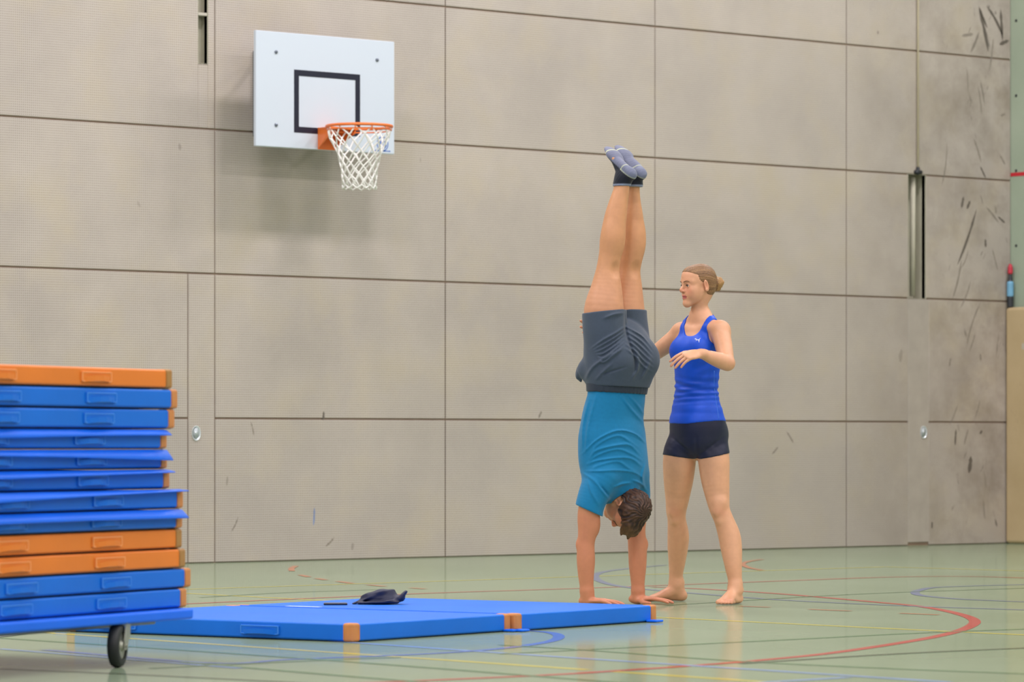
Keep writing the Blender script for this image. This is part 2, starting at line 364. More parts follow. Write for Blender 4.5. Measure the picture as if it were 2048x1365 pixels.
# ------------------------------------------------------------------ basketball backboard
BD = 0.36                                           # distance of its face from the wall
x0, z1 = wallpt(512, 60, BD); x1, _ = wallpt(789, 81, BD); _, z0 = wallpt(512, 292, BD)
bc = ((x0+x1)/2); bw = x1-x0; bh = z1-z0
bb = tag(empty('basketball_hoop', (bc, 0, 0)), 'white basketball backboard with orange rim and white net on the wall', 'basketball hoop')
WHITE = NT('board_white', 0.35); WHITE.color(lin('#c2cad6')); BLACKP = plain('board_black', '#14142a', 0.4); ORANGE = plain('rim_orange', '#e0702c', 0.35, 0.04)
board = obj('backboard', box_mesh('backboard', (-bw/2, -BD, z0), (bw/2, -BD+0.03, z1), 0.004), WHITE.m, bb)
def flat(lo, hi, mat, name, parent, y=-BD):          # thin painted bar on the board
    return obj(name, box_mesh(name, (lo[0], y-0.0012, lo[1]), (hi[0], y+.001, hi[1])), mat, parent)
def bpt(px, py): p = wallpt(px, py, BD); return p[0]-bc, p[1]
sx0, sz1 = bpt(588, 139); sx1, sz0 = bpt(720, 272); tk = 0.042
sz0 = bpt(588, 265)[1]
bmk = bmesh.new()
for lo, hi in (((sx0, sz0), (sx1, sz0+tk)), ((sx0, sz1-tk), (sx1, sz1)), ((sx0, sz0+tk), (sx0+tk, sz1-tk)), ((sx1-tk, sz0+tk), (sx1, sz1-tk))):
    bm_box(bmk, (lo[0], -BD-.0014, lo[1]), (hi[0], -BD+.001, hi[1]))
tag(obj('target_square', bm_mesh('target_square', bmk), BLACKP, board), 'black target square outline')
for px, py in ((552, 104), (754, 120), (552, 250), (754, 262)):
    bx_, bz_ = bpt(px, py); V, Fc = lathe_geo([(0.013, 0.0), (0.012, 0.006), (0.006, 0.009)], 14)
    obj('bolt', mesh_from('bolt', [(bx_+v[0], -BD-v[2], bz_+v[1]) for v in V], Fc), plain('bolt_grey', '#6e7480', 0.4, Metallic=0.6), board)
# round emblem and small line of print in the lower right corner of the board
ex, ez = bpt(765, 288); BLUEP = plain('emblem_blue', '#3b63b0', 0.4)
parts = []
V, Fc = [], []
for k in range(36):
    for r in (0.052, 0.045): a = 2*PI*k/36; V.append((ex+r*math.cos(a), -BD-.0012, ez+r*math.sin(a)))
for k in range(36): j = (k+1) % 36; Fc.append((2*k, 2*k+1, 2*j+1, 2*j))
parts.append((V, Fc))
def blob(cx, cz, rx, rz, rot, n=16):
    V = [(ex+cx+rx*math.cos(2*PI*k/n)*math.cos(rot)-rz*math.sin(2*PI*k/n)*math.sin(rot), -BD-.0013, ez+cz+rx*math.cos(2*PI*k/n)*math.sin(rot)+rz*math.sin(2*PI*k/n)*math.cos(rot)) for k in range(n)]
    return V, [tuple(range(n))]
parts += [blob(-.020, .004, .009, .022, -.5), blob(.004, .018, .016, .007, .5), blob(.022, -.018, .020, .009, .9), blob(-.004, -.010, .006, .014, -.7), blob(.018, .018, .008, .008, 0)]
tag(obj('emblem', mesh_from('emblem', *merge_geo(parts)), BLUEP, board), 'round blue emblem')
pz = bpt(765, 302)[1]; bmk = bmesh.new(); xx = ex-.07
for wd in (.012, .02, .009, .016, .024, .011, .018): bm_box(bmk, (xx, -BD-.0012, pz-.004), (xx+wd, -BD+.001, pz+.004)); xx += wd+.005
obj('print_line', bm_mesh('print_line', bmk), BLUEP, board)
# wall frame carrying the board
GREYM = plain('frame_grey', '#8b9096', 0.45, Metallic=0.5)
for sx in (-0.33, 0.33):
    obj('frame_arm', mesh_from('arm', *merge_geo([tube_geo([(sx, 0, z0+.16), (sx, -BD+.03, z0+.16)], 0.02, 8), tube_geo([(sx, 0, z1-.16), (sx, -BD+.03, z1-.16)], 0.02, 8),
        tube_geo([(sx, 0, z0+.2), (sx, -BD+.03, z1-.18)], 0.015, 8)])), GREYM, bb)
    obj('wall_plate', box_mesh('wall_plate', (sx-.04, -.02, z0+.1), (sx+.04, 0.0, z1-.1), 0.003), GREYM, bb)
# rim with mounting bracket
RR, RZ, RY = 0.225, z0+0.142, -BD-0.375
rim_pts = [(RR*math.cos(2*PI*k/40), RY+RR*math.sin(2*PI*k/40), RZ) for k in range(40)]
rg = [tube_geo(rim_pts, 0.0105, 10, True), tube_geo([(RR*.98*math.cos(2*PI*k/40), RY+RR*.98*math.sin(2*PI*k/40), RZ-.026) for k in range(40)], 0.005, 6, True)]
rim = obj('rim', mesh_from('rim', *merge_geo(rg), smooth=True), ORANGE, bb)
bmk = bmesh.new(); bm_box(bmk, (-.075, -BD-.012, z0+.002), (.075, -BD, RZ+.012), .002)
brv = [(-.075, -BD-.01, RZ+.01), (.075, -BD-.01, RZ+.01), (.12, RY+RR*.78, RZ+.006), (-.12, RY+RR*.78, RZ+.006)]
V = [bmk.verts.new(p) for p in brv]+[bmk.verts.new((p[0], p[1], p[2]-.012)) for p in brv]
for q in ((0,1,2,3), (7,6,5,4), (0,4,5,1), (1,5,6,2), (2,6,7,3), (3,7,4,0)): bmk.faces.new([V[i] for i in q])
for sx in (-.073, .073):                              # side gussets
    g = [(sx, -BD-.01, RZ-.004), (sx*1.5, RY+RR*.8, RZ-.004), (sx*1.35, RY+RR*.8, RZ-.035), (sx, -BD-.01, z0+.01)]
    A = [bmk.verts.new((p[0]-.003, p[1], p[2])) for p in g]; B = [bmk.verts.new((p[0]+.003, p[1], p[2])) for p in g]
    bmk.faces.new(A[::-1]); bmk.faces.new(B)
    for i in range(4): j = (i+1) % 4; bmk.faces.new((A[i], A[j], B[j], B[i]))
tag(obj('rim_bracket', bm_mesh('rim_bracket', bmk), ORANGE, bb), 'orange steel rim bracket')
for k in range(12):
    a = 2*PI*(k+.5)/12; p = (RR*math.cos(a), RY+RR*math.sin(a))
    obj('net_hook', mesh_from('net_hook', *tube_geo([(p[0], p[1], RZ-.008), (p[0]*.99, p[1], RZ-.02), (p[0]*.97, p[1], RZ-.026)], 0.004, 6)), ORANGE, rim)
# net: diamond mesh of cord on a tapering tube
rows = [(RZ-.012, .222), (RZ-.075, .205), (RZ-.14, .172), (RZ-.19, .15), (RZ-.24, .135), (RZ-.285, .126), (RZ-.33, .121), (RZ-.375, .118), (RZ-.42, .117)]
NETM = plain('net_cord', '#e6e4e0', 0.8); cords = []
rn = random.Random(3); JIT = {}
def npnt(r, k2):
    z, R = rows[r]
    if (r, k2 % 24) not in JIT: JIT[(r, k2 % 24)] = (rn.uniform(-.05, .05), rn.uniform(-.01, .01))
    j = JIT[(r, k2 % 24)]; a = 2*PI*(k2)/24 + (j[0] if r else 0) + .02*r
    return (R*math.cos(a), RY+R*math.sin(a), z+(j[1] if r else 0))
for k in range(12):
    for s_ in (1, -1):
        cords.append(tube_geo([npnt(r, 2*k+1+s_*r) for r in range(len(rows))], 0.0052, 6))
cords.append(tube_geo([(lambda a, R, z: (R*math.cos(a), RY+R*math.sin(a), z))(2*PI*k/48, .118, rows[-1][0]+.012*math.cos(6*2*PI*k/24)) for k in range(48)], 0.005, 6, True))
net = obj('net', mesh_from('net', *merge_geo(cords), smooth=True), NETM, bb)

# ------------------------------------------------------------------ gym mats
def vinyl(name, c, rough=0.48):
    t = NT(name, rough); t.b.inputs['Specular IOR Level'].default_value = 0.3; co = t.coord(); b = lin(c)
    f = t.ramp(t.noise(co, 3.0, 4.0), 0.3, 0.7)
    t.color(t.mix(f, tuple(v*.93 for v in b), tuple(min(1, v*1.06) for v in b))); t.bump(t.noise(co, 7.0, 3.0), 0.25, 0.006); return t.m
BLUE = vinyl('mat_vinyl_blue', '#0069d4'); ORNG = vinyl('mat_vinyl_orange', '#e07b2c'); LEATH = plain('corner_leather', '#c67f45', 0.6, 0.1, 20, 0.2)
BLUE2 = vinyl('flap_vinyl_blue', '#0668ec'); DARKB = plain('anti_slip_underside', '#141a2c', 0.8)
BROWN = plain('corner_leather_brown', '#a5773f', 0.6, 0.1, 20, 0.2)
def soft_box(L, W, z0, z1, bev=0.012, sag=0.004, nx=16, ny=10, seed=0):
    rn = random.Random(seed); bm = bmesh.new()
    bm_box(bm, (-L/2, -W/2, z0), (L/2, W/2, z1), bev, 3)
    me = bm_mesh('mat_body', bm); me.shade_smooth()
    at = me.attributes.get('sharp_face')
    return me
MATS = {}; SEAM_B = plain('seam_light_blue', '#3c8ae6', 0.5); SEAM_O = plain('seam_light_orange', '#f0a265', 0.5)
def gym_mat(parent_loc, rotz, L, W, T, body, corner, handles, flaps=(), seed=0, name='gym_mat'):
    """mat: body, four wrapped corners, handles (offset along x on the -y side), optional fastening flaps"""
    root = empty(name, parent_loc, rotz)
    key = (L, W, T, body.name)
    if key not in MATS:
        bm = bmesh.new(); bm_box(bm, (-L/2, -W/2, 0.004), (L/2, W/2, T), 0.009, 3); me = bm_mesh('mat_body', bm, True)
        MATS[key] = me
    b = obj('body', MATS[key], body, root)
    wn = b.modifiers.new('wn', 'WEIGHTED_NORMAL')
    kk = ('under', L, W)
    if kk not in MATS: MATS[kk] = box_mesh('underside', (-L/2+.01, -W/2+.01, 0.0), (L/2-.01, W/2-.01, .008), .002)
    obj('underside', MATS[kk], DARKB, root)
    ck = ('corner', T, corner.name)
    if ck not in MATS:                               # wrapped leather corner at the origin, mat lies towards -x, +y
        e = 0.0022; c = 0.052; bm = bmesh.new()
        bm_box(bm, (-c, -e, 0.002), (e, c, T+e), 0.010, 3)
        bm_box(bm, (-c+.006, -e-.0012, 0.010), (-c+.009, -e+.002, T-.006)); bm_box(bm, (e-.002, c-.009, 0.010), (e+.0012, c-.006, T-.006))
        MATS[ck] = bm_mesh('corner', bm)
    for sx, sy, rz in ((1, -1, 0), (1, 1, PI/2), (-1, 1, PI), (-1, -1, -PI/2)):
        obj('corner', MATS[ck], corner, root, (sx*L/2, sy*W/2, 0), rz)
    hk = ('handle', body.name)
    if hk not in MATS:
        parts = []
        bm = bmesh.new(); bm_box(bm, (-.105, -.005, -.020), (.105, .003, .020), .004, 2)
        MATS[hk+('patch',)] = bm_mesh('handle_patch', bm)
        pts = [(-.09, -.004, -.012), (-.075, -.010, -.010), (-.03, -.017, -.006), (.03, -.017, -.006), (.075, -.010, -.010), (.09, -.004, -.012)]
        V = []; Fc = []
        for i, p in enumerate(pts):
            for dz, dy in ((-.009, 0), (.011, 0), (.011, .004), (-.009, .004)): V.append((p[0], p[1]+dy, p[2]+dz))
            if i:
                for k in range(4): l = (k+1) % 4; Fc.append((4*i-4+k, 4*i-4+l, 4*i+l, 4*i+k))
        Fc += [(3, 2, 1, 0), (20, 21, 22, 23)]
        MATS[hk] = mesh_from('handle_strap', V, Fc)
        st = []
        for z in (-.0165, .0165): st.append(((-.1, -.0066, z-.0016), (.1, -.004, z+.0016)))
        for x in (-.1, .1): st.append(((x-.002, -.0066, -.0165), (x+.002, -.004, .0165)))
        bm = bmesh.new()
        for lo, hi in st: bm_box(bm, lo, hi)
        MATS[hk+('seam',)] = bm_mesh('handle_seam', bm)
    for hx in handles:
        h = obj('handle', MATS[hk+('patch',)], body, root, (hx, -W/2-.001, T*.52))
        obj('strap', MATS[hk], body, h); obj('seam', MATS[hk+('seam',)], SEAM_O if body is ORNG else SEAM_B, h)
        h2 = obj('handle', MATS[hk+('patch',)], body, root, (hx, W/2+.001, T*.52), PI)
    for fl_ in flaps:                                 # fastening flap: strip hanging from the upper edge of the front, (droop left, droop right, reach)
        dl, dr, reach, x0f, x1f = fl_; V = []; Fc = []; N = 18; rn = random.Random(seed+5)
        ph = rn.uniform(0, 6)
        for i in range(N+1):
            u = i/N; x = x0f+(x1f-x0f)*u; dz = dl+(dr-dl)*u + .004*math.sin(4*u+ph)
            for t_, (yy, zz) in enumerate(((-W/2+.01, T+.001), (-W/2-.006, T-.001), (-W/2-reach*.55, T-dz*.45), (-W/2-reach, T-dz))):
                V.append((x, yy, zz))
            if i:
                for k in range(3): Fc.append((4*i-4+k, 4*i+k, 4*i+k+1, 4*i-3+k))
        f = obj('fastening_flap', mesh_from('flap', V, Fc, True), BLUE2, root)
        sdf = f.modifiers.new('t', 'SOLIDIFY'); sdf.thickness = 0.0035; sdf.offset = -1
    return root
# two mats lying edge to edge on the floor; A front corner, B left corner, C shared corner
A = np.array(ground(705, 1286)); B = np.array(ground(133, 1264.5)); 
ax = A-B; LM = float(np.linalg.norm(ax)); ax /= LM; nv = np.array((-ax[1], ax[0])); WM = 1.14; TM = 0.077
rz = math.atan2(ax[1], ax[0])
c1 = (A+B)/2 + nv*WM/2; c2 = c1 + nv*(WM+.007) + ax*0.02
m1 = gym_mat((*c1, 0.0), rz, LM, WM, TM, BLUE, LEATH, (LM/2-.49, -LM/2+.30), name='gym_mat')
tag(m1, 'blue gym mat with orange corners lying nearest on the floor', 'gym mat', 'blue mats on the floor')
m2 = gym_mat((*c2, 0.0), rz, LM, WM, TM, BLUE, LEATH, (), name='gym_mat')
tag(m2, 'blue gym mat on the floor behind the first, nearer the handstand', 'gym mat', 'blue mats on the floor')
for root, (lx, ly) in ((m1, (-LM/2-.03, -WM/2+.02)), (m2, (LM/2+.03, WM/2-.06)), (m2, (LM/2+.03, -WM/2+.0)), (m1, (LM/2+.02, WM/2-.02))):
    obj('fastening_tab', box_mesh('fastening_tab', (lx-.03, ly-.03, .002), (lx+.03, ly+.03, .012), .004, 2), BLUE2, root)
obj('piping', box_mesh('piping', (-LM/2+.06, WM/2-.012, TM-.002), (LM/2-.06, WM/2-.006, TM+.003), .001), BLUE2, m1)
pa = np.array(ground(575, 1213.5, TM)); pb = np.array(ground(648, 1215, TM)); 
Mi = Matrix.Translation((*c2, 0)) @ Matrix.Rotation(rz, 4, 'Z'); Mi.invert()
q = [Mi @ Vector((*p, TM+.0012)) for p in (pa, pb)]
st = tag(obj('fastening_strip', box_mesh('strip', (q[0].x, q[0].y-.02, TM-.001), (q[1].x, q[0].y+.02, TM+.002)), plain('velcro_pale', '#b9cbe6', 0.6), m2), 'pale fastening strip')

# trolley with a stack of mats
TD = math.radians(64.4); CZ, CX = 14.62, -1.254          # near right corner of the pile, direction of its long side in camera terms
TDIR = (math.cos(TD), math.sin(TD))
c0 = np.array(c2w(CX, CZ)); d1 = np.array(c2w(CX+TDIR[0], CZ+TDIR[1]))-c0; pz_ = np.array((-d1[1], d1[0]))
TL, TW = 2.0, 1.10; trz = math.atan2(d1[1], d1[0])
tc = c0 - d1*TL/2 + pz_*TW/2
ordn = ['topmost', 'second', 'third', 'fourth', 'fifth', 'sixth', 'seventh', 'eighth', 'ninth', 'tenth', 'eleventh']
edge = [345, 354, 350, 341, 345, 347, 367, 364, 365, 370, 382, 373]
kinds = 'obbbbbbboobb'
DECK = 0.2
TSTK = 0.0757
fl_spec = {3: (.036, .022, .030), 4: (.014, .036, .034), 5: (.045, .004, .034), 6: (.050, .002, .034), 7: (.038, .028, .036)}
HX = (TL/2-.55, TL/2-1.19)
skew = [.004, -.006, .006, -.012, .01, -.008, .006, -.004, .008, -.004, .004, 0]
for i in range(12):
    z = DECK + TSTK*(11-i); off = (edge[i]-365)/267.0
    zb = z+.0005
    body = ORNG if kinds[i] == 'o' else BLUE; cor = BROWN if kinds[i] == 'o' else LEATH
    p = tc + d1*off + pz_*(0.0 if i not in (3, 4, 5) else .02)
    fs = ()
    if i in fl_spec: a, b, r = fl_spec[i]; fs = ((a, b, r, -TL/2+.03, TL/2-.015),)
    r = gym_mat((*p, zb), trz+skew[i]*0.5, TL, TW, TSTK-(.003 if i not in fl_spec else .006), body, cor, HX, fs, seed=i)
    colour = 'orange' if kinds[i] == 'o' else 'blue'
    where = 'topmost' if i == 0 else ('lowest' if i == 11 else ordn[i]+' from the top')
    tag(r, '%s gym mat, %s of the stack on the trolley' % (colour, where), 'gym mat', 'mats stacked on the trolley')
    for tx, ty, tz in ((TL/2+.018, -TW/2+.10, .02),):
        if i in (3, 5, 6): obj('fastening_tab', box_mesh('fastening_tab', (tx-.02, ty-.04, tz-.005), (tx+.03, ty+.04, tz+.008), .004, 2), BLUE2, r)
tr = empty('mat_trolley', (*tc, 0), trz)
tag(tr, 'low blue mat trolley on black caster wheels under the stack', 'trolley')
bm = bmesh.new(); bm_box(bm, (-TL/2-.03, -TW/2-.05, DECK-.040), (TL/2+.0, TW/2+.05, DECK), .010, 3)
obj('deck', bm_mesh('deck', bm), BLUE2, tr)
bm = bmesh.new()
for y in (-TW/2+.1, TW/2-.14): bm_box(bm, (-TL/2+.03, y, DECK-.062), (TL/2-.03, y+.04, DECK-.040), .004)
obj('under_frame', bm_mesh('under_frame', bm), GREYM, tr)
RUB = plain('tyre_rubber', '#1b1d1f', 0.55); ZINC = plain('zinc_plate', '#a9a99c', 0.4, Metallic=0.6)
def caster(x, y, rot):
    c = obj('caster', None, None, tr, (x, y, 0), rot)
    WR = .081
    prof = [(.050, -.021), (.066, -.022), (.076, -.018), (WR, -.008), (WR, .008), (.076, .018), (.066, .022), (.050, .021)]
    V, Fc = lathe_geo(prof, 36); Fc = Fc[:-2]; V = [(v[0], v[2], v[1]+WR) for v in V]
    obj('tyre', mesh_from('tyre', V, Fc, True), RUB, c)
    V, Fc = lathe_geo([(.051, -.016), (.044, -.012), (.024, -.008), (.018, -.024), (.010, -.026), (.010, .026), (.018, .024), (.024, .008), (.044, .012), (.051, .016)], 30)
    obj('hub', mesh_from('hub', [(v[0], v[2], v[1]+WR) for v in V], Fc), ZINC, c)
    bm = bmesh.new()
    for s in (-1, 1):
        y0 = s*.030
        P = [(.018, .055), (-.018, .058), (-.004, .168), (.062, .168), (.060, .13)]
        P = [(.016, .066), (-.014, .064), (-.012, .100), (.012, .168), (.070, .168), (.062, .120)]
        a = [bm.verts.new((p[0], y0-.002, p[1])) for p in P]; b = [bm.verts.new((p[0], y0+.002, p[1])) for p in P]
        bm.faces.new(a[::-1]); bm.faces.new(b)
        for i in range(len(P)): j = (i+1) % len(P); bm.faces.new((a[i], a[j], b[j], b[i]))
    bm_box(bm, (.005, -.036, .164), (.075, .036, .1685))
    obj('fork', bm_mesh('fork', bm), ZINC, c)
    obj('axle', mesh_from('axle', *tube_geo([(0, -.038, WR), (0, .038, WR)], .008, 10)), ZINC, c)
wq = np.array(ground(235, 1336)) - tc; wx_, wy_ = float(wq@d1), float(wq@pz_)
for x, y, a in ((wx_, wy_, 0.28), (-TL/2+.13, wy_, 0.0), (wx_, -wy_, 2.6), (-TL/2+.13, -wy_, 3.3)): caster(x, y, a)

# ------------------------------------------------------------------ things on the mats and in the corner
px_, py_ = ground(671, 1209, TM+.004)
ph = tag(empty('mobile_phone', (px_, py_, TM), -TH+.05), 'dark mobile phone lying flat on the blue floor mat', 'phone')
bm = bmesh.new(); bm_box(bm, (-.055, -.036, .0003), (.055, .036, .0092), .003, 2); obj('case', bm_mesh('case', bm), plain('phone_case', '#1d2640', 0.4), ph)
obj('screen', box_mesh('screen', (-.051, -.032, .0085), (.051, .032, .0097)), plain('phone_glass', '#10131c', 0.1), ph)

# ------------------------------------------------------------------ implicit surfaces for the figures
def V3(*a): return np.array(a if len(a) > 1 else a[0], dtype=np.float64)
def unit(v): v = V3(v); return v/np.linalg.norm(v)
def ell_dist(x, y, z, c, A, r):
    """ellipsoid at c; rows of A are its axes, r its radii"""
    X, Y, Z = x-c[0], y-c[1], z-c[2]; k0 = 0; k1 = 0
    for i in range(3):
        q = (X*A[i][0]+Y*A[i][1]+Z*A[i][2])/r[i]; k0 = k0+q*q; q = q/r[i]; k1 = k1+q*q
    k0 = np.sqrt(k0); k1 = np.sqrt(k1)+1e-9
    return k0*(k0-1)/k1
def seg_dist(x, y, z, a, b, lat, ra, rb):
    """tapering elliptical tube a->b; ra, rb = (radius along lat, radius across)"""
    d = b-a; L2 = float(d@d)+1e-12; X, Y, Z = x-a[0], y-a[1], z-a[2]
    t = np.clip((X*d[0]+Y*d[1]+Z*d[2])/L2, 0, 1)
    u = d/math.sqrt(L2); l = lat-u*float(lat@u); l = l/(np.linalg.norm(l)+1e-9); w_ = np.cross(u, l)
    X = X-t*d[0]; Y = Y-t*d[1]; Z = Z-t*d[2]
    rl = ra[0]+(rb[0]-ra[0])*t; rw = ra[1]+(rb[1]-ra[1])*t; rm = (rl+rw)*.5
    ql = X*l[0]+Y*l[1]+Z*l[2]; qw = X*w_[0]+Y*w_[1]+Z*w_[2]; qd = X*u[0]+Y*u[1]+Z*u[2]
    ql /= rl; qw /= rw; qd /= rm
    e0 = ql*ql; e0 += qw*qw; e0 += qd*qd; np.sqrt(e0, out=e0)
    ql /= rl; qw /= rw; qd /= rm
    e1 = ql*ql; e1 += qw*qw; e1 += qd*qd; np.sqrt(e1, out=e1); e1 += 1e-9
    return e0*(e0-1)/e1
class Field:
    def __init__(s): s.g = []; s.post = []; s.lo = V3(9, 9, 9); s.hi = -s.lo
    def _add(s, segs, k, mode):
        lo = np.min([q[1] for q in segs], 0); hi = np.max([q[2] for q in segs], 0)
        if mode == 'u': s.lo = np.minimum(s.lo, lo); s.hi = np.maximum(s.hi, hi)
        s.g.append((segs, lo, hi, k, mode)); return s
    def ell(s, c, r, A=None, k=0.015, mode='u'):
        c = V3(c); r = V3(r) if hasattr(r, '__len__') else V3(r, r, r); A = np.eye(3) if A is None else np.array(A); R = max(r)
        return s._add([(lambda x, y, z: ell_dist(x, y, z, c, A, r), c-R, c+R)], k, mode)
    def chain(s, st, lat=(1, 0, 0), k=0.02, mode='u', sub=5, grow=0.0):
        st = np.array(st, float)
        if st.shape[1] == 4: st = np.hstack([st, st[:, 3:4]])
        if sub > 1 and len(st) > 2: st = np.array(smooth_path(list(st), sub))
        st[:, 3:] += grow; lat = V3(lat); segs = []
        for i in range(len(st)-1):
            a, b = st[i], st[i+1]; R = max(a[3:].max(), b[3:].max())
            segs.append(((lambda x, y, z, a=a, b=b: seg_dist(x, y, z, a[:3], b[:3], lat, a[3:], b[3:])), np.minimum(a[:3], b[:3])-R, np.maximum(a[:3], b[:3])+R))
        return s._add(segs, k, mode)
    def cap(s, a, b, ra, rb=None, k=0.01, mode='u'):
        return s.chain([(*a, ra), (*b, ra if rb is None else rb)], k=k, mode=mode)
    def fn(s, f, k=0.01, mode='i', lo=None, hi=None):
        big = V3(9, 9, 9)
        s.g.append(([(f, -big if lo is None else V3(lo), big if hi is None else V3(hi))], -big if lo is None else V3(lo), big if hi is None else V3(hi), k, mode)); return s
    def eval(s, xs, ys, zs):
        ax = tuple(np.asarray(q, np.float32) for q in (xs, ys, zs)); D = np.full((len(xs), len(ys), len(zs)), 0.25, np.float32)
        for segs, lo, hi, k, mode in s.g:
            m = k+0.016
            sl = [slice(*np.searchsorted(ax[i], (lo[i]-m, hi[i]+m))) for i in range(3)]
            if any(q.stop <= q.start for q in sl): continue
            T = np.full([q.stop-q.start for q in sl], 0.25, np.float32)
            for f, a, b in segs:
                ss = [slice(*np.searchsorted(ax[i][sl[i]], (a[i]-m, b[i]+m))) for i in range(3)]
                if any(q.stop <= q.start for q in ss): continue
                x = ax[0][sl[0]][ss[0]][:, None, None]; y = ax[1][sl[1]][ss[1]][None, :, None]; z = ax[2][sl[2]][ss[2]][None, None, :]
                v = f(x, y, z); t = T[tuple(ss)]; np.minimum(t, v, out=t)
            Q = D[tuple(sl)]
            if mode == 'u':
                h = np.maximum(k-np.abs(Q-T), 0)/max(k, 1e-6); Q[...] = np.minimum(Q, T)-h*h*k*.25
            elif mode == 's':
                T = -T; h = np.maximum(k-np.abs(Q-T), 0)/max(k, 1e-6); Q[...] = np.maximum(Q, T)+h*h*k*.25
            else:
                h = np.maximum(k-np.abs(Q-T), 0)/max(k, 1e-6); Q[...] = np.maximum(Q, T)+h*h*k*.25
        if s.post:
            I = np.nonzero(np.abs(D) < 0.014)
            x, y, z = xs[I[0]], ys[I[1]], zs[I[2]]
            for f in s.post: D[I] += f(x, y, z).astype(np.float32)
        return D
def surface_nets(D, lo, h, keep=None):
    s = D < 0; c = s[:-1, :-1, :-1].astype(np.int8)
    n = np.zeros(c.shape, np.int8)
    for i in (0, 1):
        for j in (0, 1):
            for k in (0, 1): n += s[i:i+c.shape[0], j:j+c.shape[1], k:k+c.shape[2]]
    act = (n > 0) & (n < 8); I = np.array(np.nonzero(act)); N = I.shape[1]
    P = np.zeros((N, 3)); cnt = np.zeros(N)
    cor = [(i, j, k) for i in (0, 1) for j in (0, 1) for k in (0, 1)]
    val = {q: D[I[0]+q[0], I[1]+q[1], I[2]+q[2]].astype(np.float64) for q in cor}
    for q in cor:
        for axis in range(3):
            if q[axis]: continue
            r = list(q); r[axis] = 1; r = tuple(r); a, b = val[q], val[r]; m = (a < 0) != (b < 0)
            t = np.where(m, a/np.where(m, a-b, 1), 0)
            p = np.array(q, float)[None, :].repeat(N, 0); p[:, axis] = t
            P[m] += p[m]; cnt[m] += 1
    P = P/cnt[:, None]+I.T; V = lo+P*h
    idx = np.full(c.shape, -1, np.int32); idx[act] = np.arange(N)
    Q = []
    for axis in range(3):
        o1, o2 = [(1, 2), (2, 0), (0, 1)][axis]
        sl0 = [slice(1, -1)]*3; sl0[axis] = slice(0, -1); sl1 = [slice(1, -1)]*3; sl1[axis] = slice(1, None)
        a, b = s[tuple(sl0)], s[tuple(sl1)]; X = np.nonzero(a != b)
        base = np.array(X); base[o1] += 1; base[o2] += 1
        flip = a[X]
        def at(d1, d2):
            p = base.copy(); p[o1] -= d1; p[o2] -= d2; return idx[p[0], p[1], p[2]]
        q = np.stack([at(1, 1), at(0, 1), at(0, 0), at(1, 0)], 1)
        q[~flip] = q[~flip][:, ::-1]; Q.append(q)
    Q = np.concatenate(Q); Q = Q[(Q >= 0).all(1)]
    if keep is not None:
        Q = Q[keep(V[Q].mean(1))]
    u, inv = np.unique(Q, return_inverse=True)
    return V[u], inv.reshape(Q.shape)
def mesh_field(F, h, fine=(), margin=0.02):
    """mesh a field at voxel size h; fine = [(lo, hi, h2)] boxes meshed more finely"""
    out = []
    def run(lo, hi, hh, keep):
        n = np.ceil((hi-lo)/hh).astype(int)+2
        ax = [lo[i]+hh*np.arange(n[i]) for i in range(3)]
        D = F.eval(*ax); out.append(surface_nets(D, lo, hh, keep))
    def inside(c, b, e): return ((c > b[0]-e) & (c < b[1]+e)).all(1)
    run(F.lo-margin, F.hi+margin, h, (lambda c: ~np.any([inside(c, b, -h*.7) for b in fine], 0)) if fine else None)
    for b in fine: run(V3(b[0])-3*b[2], V3(b[1])+3*b[2], b[2], lambda c, b=b: inside(c, b, 0.0))
    V = np.concatenate([o[0] for o in out]); off = 0; Q = []
    for v, q in out: Q.append(q+off); off += len(v)
    return V, np.concatenate(Q)
def np_mesh(name, V, Q, col=None):
    me = bpy.data.meshes.new(name); me.vertices.add(len(V)); me.vertices.foreach_set('co', V.astype(np.float32).ravel())
    me.loops.add(Q.size); me.loops.foreach_set('vertex_index', Q.astype(np.int32).ravel())
    me.polygons.add(len(Q)); me.polygons.foreach_set('loop_start', (np.arange(len(Q))*4).astype(np.int32))
    me.update(calc_edges=True); me.validate(); me.shade_smooth()
    if col is not None and len(me.vertices) == len(V):
        a = me.color_attributes.new('tint', 'FLOAT_COLOR', 'POINT')
        a.data.foreach_set('color', np.hstack([col, np.ones((len(V), 1))]).astype(np.float32).ravel())
    return me
def tint_mat(name, rough=0.5, sss=0.0, noise_bump=0.0, bscale=300.0, var=0.05, vscale=30.0, sheen=0.0, spec=0.5, stretch=None):
    t = NT(name, rough); a = t.n('ShaderNodeAttribute', attribute_name='tint'); co = t.coord()
    f = t.ramp(t.noise(co, vscale, 4.0, stretch=stretch), 0.3, 0.7, 1-var, 1+var)
    t.color(t.mix(1.0, a.outputs['Color'], f, 'MULTIPLY'))
    t.b.inputs['Specular IOR Level'].default_value = spec
    if sss:
        t.b.inputs['Subsurface Weight'].default_value = sss; t.b.inputs['Subsurface Radius'].default_value = (0.012, 0.005, 0.003); t.b.inputs['Subsurface Scale'].default_value = 1.0
    if sheen: t.b.inputs['Sheen Weight'].default_value = sheen
    if noise_bump: t.bump(t.noise(co, bscale, 3.0, stretch=stretch), noise_bump, 0.001)
    return t.m
SKIN = tint_mat('skin', 0.46, 0.05, 0.1, 250.0, 0.05, 25.0, spec=0.4)
FABRIC = tint_mat('jersey_fabric', 0.75, 0, 0.15, 900.0, 0.05, 60.0, sheen=0.15, spec=0.25)
SATIN = tint_mat('stretch_fabric', 0.5, 0, 0.08, 900.0, 0.04, 60.0, spec=0.35)
HAIRM = tint_mat('hair', 0.5, 0, 0.3, 260.0, 0.25, 160.0, spec=0.35)

